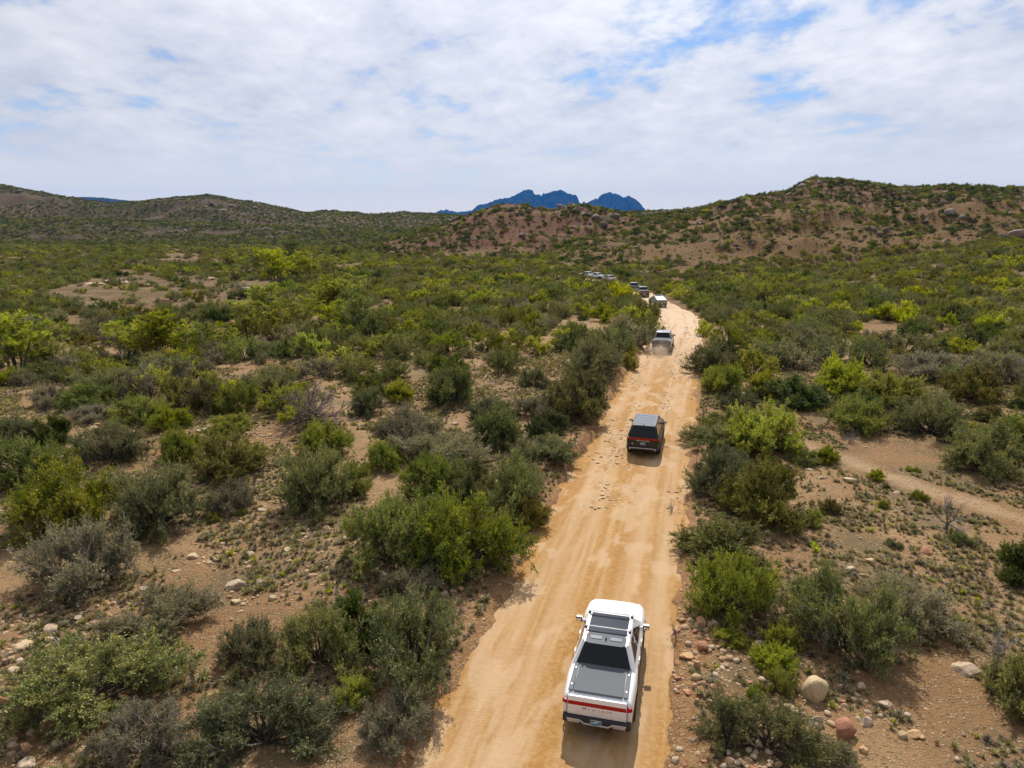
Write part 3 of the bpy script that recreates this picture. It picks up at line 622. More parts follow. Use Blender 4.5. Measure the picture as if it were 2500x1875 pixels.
def cotton_proto(seed, style='cotton', **kw):
    f, w = make_cottonwood(seed, **kw)
    return np_mesh('cottonwood_foliage', f[0], f[1], [LEAF[style]], False, {'lv': f[2]}), np_mesh('cottonwood_trunks', w[0], w[1], [TWIG['bark']], True, {'lv': w[2]})

def make_tuft(seed, n=70, style='tuft', lean=0.5, h=1.0, w=0.05):
    """bunchgrass: arching blades from one crown; unit height"""
    g = np.random.default_rng(seed); a = g.uniform(0, 2 * math.pi, n); le = np.abs(g.normal(0, lean, n)); ln = g.uniform(0.55, 1.1, n) * h
    B = np.stack([np.cos(a), np.sin(a), 0 * a], 1) * (g.uniform(0, 0.22, n))[:, None]
    d = unit(np.stack([np.cos(a) * le, np.sin(a) * le, np.ones(n)], 1)); M = B + d * (ln * 0.55)[:, None]
    d2 = unit(d + np.stack([np.cos(a) * le, np.sin(a) * le, -0.25 * le], 1)); T = M + d2 * (ln * 0.45)[:, None]; T[:, 2] = np.maximum(T[:, 2], 0.03)
    s = np.stack([-np.sin(a), np.cos(a), 0 * a], 1) * w
    V = np.stack([B - s, B + s, M + s * 0.8, M - s * 0.8, T], 1).reshape(-1, 3); o = np.arange(n)[:, None] * 5
    lv = np.repeat(g.uniform(0, 1, n), 5)
    return np_mesh('tuft', V, [np.concatenate([o, o + 1, o + 2, o + 3], 1), np.concatenate([o + 3, o + 2, o + 4], 1)], [LEAF[style]], False, {'lv': lv})

# rocks
def rock_material(name, cols):
    m = bpy.data.materials.new(name); m.use_nodes = True; nt, L, b = mnodes(m)
    oi = nd(nt, 'ShaderNodeObjectInfo'); r = nd(nt, 'ShaderNodeValToRGB'); r.color_ramp.interpolation = 'LINEAR'
    e = r.color_ramp.elements
    e[0].position = 0; e[0].color = (*cols[0], 1); e[1].position = 1; e[1].color = (*cols[-1], 1)
    for k, c in enumerate(cols[1:-1]): q = e.new((k + 1) / (len(cols) - 1)); q.color = (*c, 1)
    L(oi.outputs['Random'], r.inputs[0])
    tc = nd(nt, 'ShaderNodeTexCoord'); n = nd(nt, 'ShaderNodeTexNoise', ins={'Scale': 3.5, 'Detail': 6, 'Roughness': 0.7}); L(tc.outputs['Object'], n.inputs['Vector'])
    mr = nd(nt, 'ShaderNodeMapRange'); L(n.outputs['Fac'], mr.inputs[0]); mr.inputs[1].default_value = 0.25; mr.inputs[2].default_value = 0.75; mr.inputs[3].default_value = 0.62; mr.inputs[4].default_value = 1.25
    mu = nd(nt, 'ShaderNodeVectorMath', operation='SCALE'); L(r.outputs[0], mu.inputs[0]); L(mr.outputs[0], mu.inputs['Scale']); L(mu.outputs[0], b.inputs['Base Color'])
    b.inputs['Roughness'].default_value = 0.9; b.inputs['Specular IOR Level'].default_value = 0.2
    bp = nd(nt, 'ShaderNodeBump', ins={'Strength': 0.5, 'Distance': 0.04}); L(n.outputs['Fac'], bp.inputs['Height']); L(bp.outputs[0], b.inputs['Normal'])
    return m
ROCKM = {
    'stone': rock_material('granite_stone', [(0.44, 0.285, 0.155), (0.38, 0.255, 0.16), (0.48, 0.345, 0.21), (0.31, 0.175, 0.085), (0.49, 0.375, 0.25)]),
    'red': rock_material('red_stone', [(0.36, 0.17, 0.10), (0.42, 0.22, 0.13)]),
    'tan': rock_material('tan_boulder', [(0.46, 0.345, 0.205), (0.50, 0.37, 0.23)]),
    'pale': rock_material('pale_stone', [(0.47, 0.365, 0.26), (0.40, 0.30, 0.205)]),
    'orange': rock_material('orange_stone', [(0.52, 0.33, 0.17), (0.47, 0.28, 0.15)]),
    'chip': rock_material('road_chip', [(0.42, 0.29, 0.17), (0.50, 0.37, 0.24), (0.36, 0.23, 0.12)]),
    'crag': rock_material('crag_stone', [(0.13, 0.082, 0.060), (0.19, 0.128, 0.10), (0.24, 0.19, 0.16), (0.11, 0.068, 0.05)]),
}
def rock_mesh(seed, sub=2, mat='stone', angular=0.5, flat=0.75):
    g = np.random.default_rng(seed); bm = bmesh.new(); bmesh.ops.create_icosphere(bm, subdivisions=sub, radius=1.0)
    V = np.array([v.co[:] for v in bm.verts]); F = np.array([[v.index for v in f.verts] for f in bm.faces]); bm.free()
    # chop with random planes for facets, then lump
    for k in range(int(4 + 8 * angular)):
        n = unit(g.normal(0, 1, 3)); d = g.uniform(0.62, 0.9) if angular < .5 else g.uniform(0.48, 0.82); h = V @ n; over = h > d; V[over] -= np.outer((h[over] - d) * (1.0 if angular >= 0.5 else 0.9 if angular > 0.3 else 0.6), n)
    o = g.uniform(0, 50, 3); V = V * (1 + 0.22 * (vnoise(V[:, 0] * 1.6 + o[0], V[:, 1] * 1.6 + V[:, 2] * 1.1 + o[1]) - 0.5) + 0.10 * (vnoise(V[:, 0] * 4 + o[1], V[:, 2] * 4 + V[:, 1] * 2 + o[2]) - 0.5))[:, None]
    V *= np.array([1.0, g.uniform(0.7, 0.95), flat * g.uniform(0.85, 1.1)]) ; V[:, 2] = np.where(V[:, 2] < -0.35 * flat, -0.35 * flat, V[:, 2])
    V[:, 2] += 0.22 * flat
    return np_mesh('rock', V, F, [ROCKM[mat]], angular < 0.45)
# ------------------------------------------------------------------ scatter of uncountable masses (geometry nodes on a point mesh)
def proto_collection(name, meshes):
    c = bpy.data.collections.new(name)
    for k, me in enumerate(meshes):
        c.objects.link(bpy.data.objects.new(f"{name}_{k:02d}", me))
    return c
def scatter(name, label, cat, coll, P, rz, scale, idx, tilt=None):
    """one stuff object: instances of coll's meshes on points P"""
    n = len(P)
    if n == 0: return
    me = bpy.data.meshes.new(name); me.vertices.add(n); me.vertices.foreach_set('co', np.asarray(P, np.float32).ravel())
    rot = np.zeros((n, 3), np.float32); rot[:, 2] = rz
    if tilt is not None: rot[:, :2] = tilt
    for k, t, a in (('rot', 'FLOAT_VECTOR', rot), ('scl', 'FLOAT_VECTOR', scale)):
        at = me.attributes.new(k, t, 'POINT'); at.data.foreach_set('vector', np.asarray(a, np.float32).ravel())
    at = me.attributes.new('pick', 'INT', 'POINT'); at.data.foreach_set('value', np.asarray(idx, np.int32))
    me.update()
    ng = bpy.data.node_groups.new(name, 'GeometryNodeTree')
    ng.interface.new_socket('Geometry', in_out='INPUT', socket_type='NodeSocketGeometry'); ng.interface.new_socket('Geometry', in_out='OUTPUT', socket_type='NodeSocketGeometry')
    gi = ng.nodes.new('NodeGroupInput'); go = ng.nodes.new('NodeGroupOutput'); ip = ng.nodes.new('GeometryNodeInstanceOnPoints')
    ci = ng.nodes.new('GeometryNodeCollectionInfo'); ci.inputs['Collection'].default_value = coll; ci.inputs['Separate Children'].default_value = True; ci.inputs['Reset Children'].default_value = True
    ip.inputs['Pick Instance'].default_value = True
    def na(nm, t):
        x = ng.nodes.new('GeometryNodeInputNamedAttribute'); x.data_type = t; x.inputs['Name'].default_value = nm; return x.outputs['Attribute']
    l = ng.links.new
    e2r = ng.nodes.new('FunctionNodeEulerToRotation'); l(na('rot', 'FLOAT_VECTOR'), e2r.inputs[0])
    l(gi.outputs[0], ip.inputs['Points']); l(ci.outputs[0], ip.inputs['Instance']); l(na('pick', 'INT'), ip.inputs['Instance Index'])
    l(e2r.outputs[0], ip.inputs['Rotation']); l(na('scl', 'FLOAT_VECTOR'), ip.inputs['Scale']); l(ip.outputs[0], go.inputs[0])
    o = link(bpy.data.objects.new(name, me)); md = o.modifiers.new('scatter', 'NODES'); md.node_group = ng
    tag(o, label, cat, kind='stuff'); return o
def in_view(x, y, z, m=90):
    px, py = px_of(x, y, z); return (px > -m) & (px < 2500 + m) & (py > 300) & (py < 1875 + 220)
# ------------------------------------------------------------------ vehicles
def paint(name, col, metal=0.0, rough=0.32, dust=0.9):
    m = principled(name, col, rough, metal, 0.5, 0.7); nt, L, b = mnodes(m)      # light road dust dulls the lower panels
    if 'dusty' in m: return m
    m['dusty'] = 1
    if dust < .2: b.inputs['Coat Weight'].default_value = 0.15; b.inputs['Specular IOR Level'].default_value = 0.3
    tc = nd(nt, 'ShaderNodeTexCoord'); n = nd(nt, 'ShaderNodeTexNoise', ins={'Scale': 2.2, 'Detail': 5, 'Roughness': 0.65}); L(tc.outputs['Object'], n.inputs['Vector'])
    sp = nd(nt, 'ShaderNodeSeparateXYZ'); L(tc.outputs['Object'], sp.inputs[0])
    mr = nd(nt, 'ShaderNodeMapRange', clamp=True); L(sp.outputs['Z'], mr.inputs[0])
    for i, v in ((1, 1.15), (2, 0.45), (3, 0.05 * dust), (4, dust)): mr.inputs[i].default_value = v
    mu = nd(nt, 'ShaderNodeMath', operation='MULTIPLY', use_clamp=True); L(mr.outputs[0], mu.inputs[0]); L(n.outputs['Fac'], mu.inputs[1])
    mx = nd(nt, 'ShaderNodeMix', data_type='RGBA'); L(mu.outputs[0], mx.inputs[0]); mx.inputs['A'].default_value = (*col, 1); mx.inputs['B'].default_value = (0.42, 0.29, 0.18, 1)
    L(mx.outputs['Result'], b.inputs['Base Color'])
    return m
VM = dict(
    glass=principled('tinted_glass', (0.005, 0.006, 0.008), 0.04, 0, 0.35), black=principled('black_plastic', (0.016, 0.016, 0.018), 0.55),
    tyre=principled('tyre_rubber', (0.035, 0.029, 0.025), 0.85), rim=principled('alloy_rim', (0.30, 0.30, 0.31), 0.35, 0.8),
    silver=principled('satin_silver', (0.52, 0.49, 0.47), 0.38, 0.55), red=principled('red_lamp', (0.36, 0.004, 0.004), 0.3, 0, 0.3, 0.0),
    deepred=principled('dark_red_lamp', (0.16, 0.006, 0.006), 0.2, 0, 0.6, 0.5), mirror=principled('mirror_glass', (0.75, 0.78, 0.80), 0.05, 1.0),
    plateblue=principled('plate_blue', (0.012, 0.17, 0.30), 0.4), platewhite=principled('plate_white', (0.72, 0.72, 0.70), 0.4), ink=principled('plate_ink', (0.03, 0.03, 0.12), 0.5),
    copper=principled('copper_lettering', (0.52, 0.36, 0.26), 0.4, 0.4), chrome=principled('chrome_lettering', (0.80, 0.80, 0.80), 0.2, 0.6),
    lamp=principled('headlamp', (0.85, 0.86, 0.88), 0.1), cover=principled('bed_cover_slats', (0.105, 0.115, 0.125), 0.75, 0.0, 0.2), panel=principled('grey_roof_panel', (0.11, 0.12, 0.135), 0.16, 0.2, 0.6, 0.6),
    roofgrey=principled('roof_grey_glass', (0.045, 0.052, 0.062), 0.14, 0, 0.5, 0.25), roofglass=principled('roof_glass', (0.018, 0.021, 0.028), 0.07, 0, 0.6, 0.3), rail=principled('bed_rail_grey', (0.13, 0.14, 0.155), 0.75, 0.0, 0.2), white=principled('white_fitting', (0.80, 0.80, 0.80), 0.4), seam=principled('panel_gap', (0.012, 0.012, 0.013), 0.8),
    steel=principled('brushed_steel', (0.20, 0.205, 0.21), 0.36, 0.9), dark=principled('underbody', (0.012, 0.011, 0.010), 0.9))
def bm_mesh(name, bm, mat, sharp=35):
    me = bpy.data.meshes.new(name); bmesh.ops.recalc_face_normals(bm, faces=bm.faces[:]); bm.to_mesh(me); bm.free()
    me.polygons.foreach_set('use_smooth', np.ones(len(me.polygons), dtype=bool)); me.set_sharp_from_angle(angle=math.radians(sharp)); me.materials.append(mat); return me
def vpart(name, me, parent):
    o = bpy.data.objects.new(name, me); COL.objects.link(o); o.parent = parent; return o
def box_bm(c, s, bev=0.0, seg=2, bm=None, rot=None):
    b = bmesh.new(); bmesh.ops.create_cube(b, size=1.0)
    for v in b.verts: v.co = Vector((v.co.x * s[0], v.co.y * s[1], v.co.z * s[2]))
    if bev: bmesh.ops.bevel(b, geom=b.edges[:], offset=bev, segments=seg, affect='EDGES', profile=0.6)
    if rot is not None: bmesh.ops.rotate(b, verts=b.verts[:], cent=(0, 0, 0), matrix=rot)
    bmesh.ops.translate(b, verts=b.verts[:], vec=c)
    if bm is None: return b
    t = bpy.data.meshes.new('t'); b.to_mesh(t); b.free(); bm.from_mesh(t); bpy.data.meshes.remove(t); return bm
def lathe_bm(prof, seg=28, axis='X'):
    """prof: (radius, along) closed loop"""
    b = bmesh.new(); rings = []
    for k in range(seg):
        a = 2 * math.pi * k / seg; rings.append([b.verts.new((x, r * math.cos(a), r * math.sin(a))) for r, x in prof])
    n = len(prof)
    for k in range(seg):
        for j in range(n - 1 if prof[0] != prof[-1] else n - 1): b.faces.new((rings[k][j], rings[k][j + 1], rings[(k + 1) % seg][j + 1], rings[(k + 1) % seg][j]))
    return b
def bil(q, u, v):
    """point on the quad q = (bottom-left, bottom-right, top-right, top-left)"""
    a = q[0].lerp(q[1], u); c = q[3].lerp(q[2], u); return a.lerp(c, v)
def panel_bm(q, poly, off=0.006, rad=0.04, thick=0.02, N=6):
    """plate lying on the quad, outlined by poly in uv, corners rounded, `off` proud"""
    q = [Vector(p) for p in q]; n = (q[1] - q[0]).cross(q[3] - q[0]).normalized()
    W = (q[1] - q[0]).length; H = (q[3] - q[0]).length; pts = []
    P = [Vector((u * W, v * H)) for u, v in poly]
    for i in range(len(P)):
        a, b, c = P[i - 1], P[i], P[(i + 1) % len(P)]; d1 = (a - b); d2 = (c - b); r = min(rad, d1.length * 0.45, d2.length * 0.45)
        s, e = b + d1.normalized() * r, b + d2.normalized() * r
        for k in range(N + 1):
            t = k / N; pts.append((s * (1 - t) ** 2 + b * 2 * t * (1 - t) + e * t * t))
    bm = bmesh.new(); top = []; bot = []
    for p in pts:
        w = bil(q, p.x / W, p.y / H); top.append(bm.verts.new(w + n * off)); bot.append(bm.verts.new(w + n * (off - thick)))
    bm.faces.new(top); bm.faces.new(bot[::-1])
    for i in range(len(top)): j = (i + 1) % len(top); bm.faces.new((top[i], bot[i], bot[j], top[j]))
    return bm
GLYPH = {'R': [(0, 0, 0, 1), (0, 1, 1, 1), (1, 1, 1, .48), (1, .48, 0, .48), (.45, .48, 1, 0)], 'I': [(.5, 0, .5, 1)], 'V': [(0, 1, .5, 0), (.5, 0, 1, 1)],
         'A': [(0, 0, .5, 1), (.5, 1, 1, 0)], 'N': [(0, 0, 0, 1), (0, 1, 1, 0), (1, 0, 1, 1)],
         'G': [(1, 1, 0, 1), (0, 1, 0, 0), (0, 0, 1, 0), (1, 0, 1, .5), (1, .5, .5, .5)], 'T': [(0, 1, 1, 1), (.5, 1, .5, 0)]}
def lettering(parent, txt, w, h, gap, st, y, zc, mat):
    ws = [w * (0.25 if ch == 'I' else 1) for ch in txt]; x = -(sum(ws) + gap * (len(txt) - 1)) / 2
    for ch, cw in zip(txt, ws):
        vpart('letter', bm_mesh('letter', letters_bm(ch, w, h, 0, st, y, zc, x + cw / 2), mat), parent); x += cw + gap
def letters_bm(txt, w, h, gap, st, y, zc, xc=0.0):
    bm = bmesh.new(); ws = [w * (0.25 if ch == 'I' else 1) for ch in txt]; tot = sum(ws) + gap * (len(txt) - 1); x = xc - tot / 2
    for ch, cw in zip(txt, ws):
        for (a, b, c, d) in GLYPH[ch]:
            p0 = Vector((x + a * cw, y, zc + (b - .5) * h)); p1 = Vector((x + c * cw, y, zc + (d - .5) * h)); dv = p1 - p0
            box_bm((p0 + p1) / 2, (dv.length + st, 0.008, st), 0, 1, bm, Matrix.Rotation(-math.atan2(dv.z, dv.x), 3, 'Y'))
        x += cw + gap
    return bm
def body_bm(prof, y0, y1, axles, R, sill=0.42, arch=0.52, n=150):
    """lower body loft; prof(y) -> half width, shoulder z, top z"""
    ys = np.linspace(y0, y1, n); bm = bmesh.new(); rows = []
    for y in ys:
        w, zs, zt, crown = prof(y); zb = sill
        for ax in axles:
            dd = abs(y - ax)
            if dd < arch: zb = max(zb, R + math.sqrt(arch ** 2 - dd ** 2) * 0.98)
        pts = [(w - 0.075, zb), (w - 0.012, max(zb + 0.05, 0.58)), (w, max(zb + 0.07, zs)), (w - 0.022, max(zb + .09, zt - 0.16)), (w - 0.085, zt - 0.045), (w - 0.17, zt), (w * 0.5, zt + crown * 0.7), (0, zt + crown)]
        full = [(-x, z) for x, z in pts] + [(x, z) for x, z in pts[-2::-1]]
        rows.append([bm.verts.new((x, y, z)) for x, z in full])
    for a, b in zip(rows[:-1], rows[1:]):
        for k in range(len(a) - 1): bm.faces.new((a[k], a[k + 1], b[k + 1], b[k]))
    bm.faces.new(rows[0]); bm.faces.new(rows[-1][::-1])
    return bm
def lerp_tab(tab):
    ys = [t[0] for t in tab]
    return lambda y: tuple(float(np.interp(y, ys, [t[i] for t in tab])) for i in range(1, len(tab[0])))
def wheel(parent, x, y, R, w, rimr=0.27):
    e = bpy.data.objects.new('wheel', None); COL.objects.link(e); e.parent = parent; e.location = (x, y, R); s = 1 if x > 0 else -1
    h = w / 2
    t = lathe_bm([(rimr, -h * .85), (R - .05, -h), (R - .012, -h * .86), (R, -h * .5), (R, h * .5), (R - .012, h * .86), (R - .05, h), (rimr, h * .85), (rimr, -h * .85)], 32)
    vpart('tyre', bm_mesh('tyre', t, VM['tyre']), e)
    r = lathe_bm([(0.0, h * .55), (0.07, h * .62), (0.09, h * .45), (rimr * .8, h * .35), (rimr * .92, h * .75), (rimr + .006, h * .84), (rimr + .006, -h * .84), (0, -h * .7)], 24)
    for k in range(5):
        a = 2 * math.pi * k / 5; box_bm((h * .52, math.cos(a) * rimr * .5, math.sin(a) * rimr * .5), (0.05, rimr * .85, 0.07), 0.01, 1, r, Matrix.Rotation(a, 3, 'X'))
    if s < 0: bmesh.ops.scale(r, verts=r.verts[:], vec=(-1, 1, 1))
    vpart('rim', bm_mesh('rim', r, VM['rim']), e)
def license_plate(parent, y, z, blue=True, tilt=0.0):
    p = vpart('license_plate', bm_mesh('plate', box_bm((0, y, z), (0.31, 0.012, 0.155), 0.006, 1), VM['plateblue' if blue else 'platewhite']), parent)
    if blue:
        bm = letters_bm('GT', 0.05, 0.055, 0.012, 0.014, y - 0.008, z + 0.022, 0.02)
        for k in range(3): box_bm((-0.115 + 0.03 * k, y - 0.008, z - 0.012 + 0.014 * (k == 1)), (0.022, 0.008, 0.022 + 0.012 * (k == 1)), 0, 1, bm)
        for k in range(3): box_bm((0.085 + 0.022 * k, y - 0.008, z - 0.05), (0.014, 0.008, 0.022), 0, 1, bm)
        vpart('plate_lettering', bm_mesh('pl', bm, VM['platewhite']), p)
        f = bmesh.new()
        for c, s in (((0, y - .004, z + .0735), (.31, .014, .012)), ((0, y - .004, z - .0735), (.31, .014, .012)), ((-.149, y - .004, z), (.012, .013, .135)), ((.149, y - .004, z), (.012, .013, .135))): box_bm(c, s, 0, 1, f)
        vpart('plate_frame', bm_mesh('pf', f, VM['silver']), p)
    else:
        bm = bmesh.new()
        for k in range(5): box_bm((-0.09 + 0.045 * k, y - 0.008, z), (0.026, 0.008, 0.05), 0, 1, bm)
        vpart('plate_lettering', bm_mesh('pl', bm, VM['ink']), p)
def mirrors(parent, y, z, x, paintm, glass=True):
    for s in (-1, 1):
        bm = box_bm((s * x, y, z), (0.22, 0.15, 0.17), 0.06, 4); box_bm((s * (x - .13), y + .02, z - .05), (0.20, 0.07, 0.06), 0.012, 1, bm)
        o = vpart('wing_mirror', bm_mesh('wm', bm, paintm), parent)
        h = vpart('mirror_housing', bm_mesh('mh', box_bm((s * x, y - .055, z - .004), (0.20, 0.05, 0.15), 0.022, 3), VM['black']), o)
        vpart('mirror_glass', bm_mesh('mg', box_bm((s * (x + .01), y - .084, z - .012), (0.15, 0.012, 0.10), 0.005, 2), VM['mirror']), o)
def greenhouse(root, paintm, belt, roof, glass_parts, roofmat=None):
    """belt = (y front, y rear, half width front, half width rear, z front, z rear); roof likewise"""
    yf, yr, wf, wr, zf, zr = belt; rf, rr, vf, vr, tf, tr = roof
    B = [Vector(p) for p in ((-wr, yr, zr), (wr, yr, zr), (wf, yf, zf), (-wf, yf, zf))]; T = [Vector(p) for p in ((-vr, rr, tr), (vr, rr, tr), (vf, rf, tf), (-vf, rf, tf))]
    bm = bmesh.new(); b = [bm.verts.new(p) for p in B]; t = [bm.verts.new(p) for p in T]
    for i in range(4): j = (i + 1) % 4; bm.faces.new((b[i], b[j], t[j], t[i]))
    bm.faces.new(t); bm.faces.new(b[::-1])
    bmesh.ops.bevel(bm, geom=[e for e in bm.edges if not (e.verts[0] in b and e.verts[1] in b)], offset=0.055, segments=4, affect='EDGES', profile=0.55)
    vpart('cab' , bm_mesh('cab', bm, paintm, 40), root)
    quads = dict(rear=(B[0], B[1], T[1], T[0]), front=(B[2], B[3], T[3], T[2]), side_r=(B[1], B[2], T[2], T[1]), side_l=(B[3], B[0], T[0], T[3]), roof=(T[0], T[1], T[2], T[3]))
    for name, side, poly, rad in glass_parts:
        vpart(name, bm_mesh(name, panel_bm(quads[side], poly, 0.006, rad), VM['glass']), root)
    return quads
def vehicle_root(name, x, y, head, label, cat='pickup truck', group='vehicles in the convoy on the dirt road'):
    z = road_surface_z(x, y); r = empty(name, (x, y, z - 0.012), -head); tag(r, label, cat, group); return r
SIDE2 = [[(.12, .10), (.47, .08), (.48, .90), (.27, .90)], [(.51, .08), (.90, .10), (.80, .90), (.52, .90)]]
def flipu(poly): return [(1 - u, v) for u, v in poly][::-1]

def adventure_body(root, pm, suv):
    """shared lower body of the pickup and its SUV sister: rounded, wide-shouldered, upright oval-lamp nose"""
    R = 0.415
    if suv: tab = [(-2.55, .90, .95, 1.22, .0), (-2.42, .965, .95, 1.27, .0), (-1.55, 1.0, .95, 1.28, .0), (-.8, .975, .95, 1.27, .0), (.5, .975, .95, 1.27, .0), (1.2, .985, .95, 1.26, .01), (1.55, 1.0, .95, 1.25, .03), (2.15, .965, .95, 1.19, .04), (2.42, .90, .93, 1.10, .03), (2.54, .80, .90, 1.00, .02)]; y0, y1, ax = -2.55, 2.54, (-1.53, 1.55)
    else: tab = [(-2.76, .90, .95, 1.24, .0), (-2.66, .955, .95, 1.27, .0), (-1.75, 1.005, .95, 1.31, .0), (-.95, .975, .95, 1.28, .0), (.4, .975, .95, 1.26, .0), (1.3, .985, .95, 1.26, .01), (1.75, 1.0, .95, 1.25, .03), (2.35, .965, .95, 1.19, .04), (2.63, .90, .93, 1.10, .03), (2.76, .80, .90, 1.00, .02)]; y0, y1, ax = -2.76, 2.76, (-1.71, 1.74)
    vpart('body', bm_mesh('body', body_bm(lerp_tab(tab), y0, y1, ax, R), pm, 40), root)
    vpart('underbody', bm_mesh('ub', box_bm((0, 0, .60), (1.42, (y1 - y0) - .5, .52), .05, 1), VM['dark']), root)
    for sx in (-1, 1):
        for a in ax:
            wheel(root, sx * .855, a, R, .285)
            arc = bmesh.new(); v0 = None
            for k in range(25):
                t = math.pi * (-.06 + 1.12 * k / 24); rr = [(.505, .965), (.55, .975), (.55, 1.0), (.505, 1.0)]
                ring = [arc.verts.new((sx * (x + .004), a + r * math.cos(t), R + r * math.sin(t))) for r, x in rr]
                if v0:
                    for j in range(4): arc.faces.new((v0[j], v0[(j + 1) % 4], ring[(j + 1) % 4], ring[j]))
                v0 = ring
            vpart('wheel_arch', bm_mesh('arch', arc, VM['black']), root)
        vpart('rocker_panel', bm_mesh('rk', box_bm((sx * .93, (ax[0] + ax[1]) / 2, .44), (.12, ax[1] - ax[0] - 1.06, .14), .03, 2), VM['black']), root)
        vpart('headlight', bm_mesh('hl', box_bm((sx * .66, y1 - .045, .88), (.17, .12, .30), .08, 4), VM['lamp']), root)
        for yy in ((.55, -.42) if not suv else (.42, -.55)): vpart('door_handle', bm_mesh('dh', box_bm((sx * .975, yy, 1.08), (.025, .2, .035), .01, 2), pm), root)
        for yy in ((1.12, .12, -.82) if not suv else (1.0, 0.0, -.95)): vpart('door_seam', bm_mesh('ds', box_bm((sx * .969, yy, .86), (.022, .010, .58), 0), VM['seam']), root)
    vpart('front_bumper', bm_mesh('fb', box_bm((0, y1 - .09, .52), (1.62, .26, .26), .08, 3), VM['black']), root)
    hs = bmesh.new()
    for sx in (-1, 1): box_bm((sx * .80, y1 - .83, 1.235), (.008, 1.05, .012), 0, 1, hs, None)
    return y0, y1, R

def tail_bar(root, y, z, half, wide, pm):
    """full-width light bar: centre lamp on the gate and a wrapped end lamp each side"""
    t = vpart('tail_light', bm_mesh('tl', box_bm((0, y, z), (2 * half - .012, .035, .115), .012, 2), VM['red']), root)
    for s in (-1, 1):
        vpart('tail_light', bm_mesh('tl', box_bm((s * (half + (wide - half) / 2), y + .035, z + .004), (wide - half - .008, .06, .118), .015, 2, None, Matrix.Rotation(s * 0.42, 3, 'Z')), VM['red']), root)

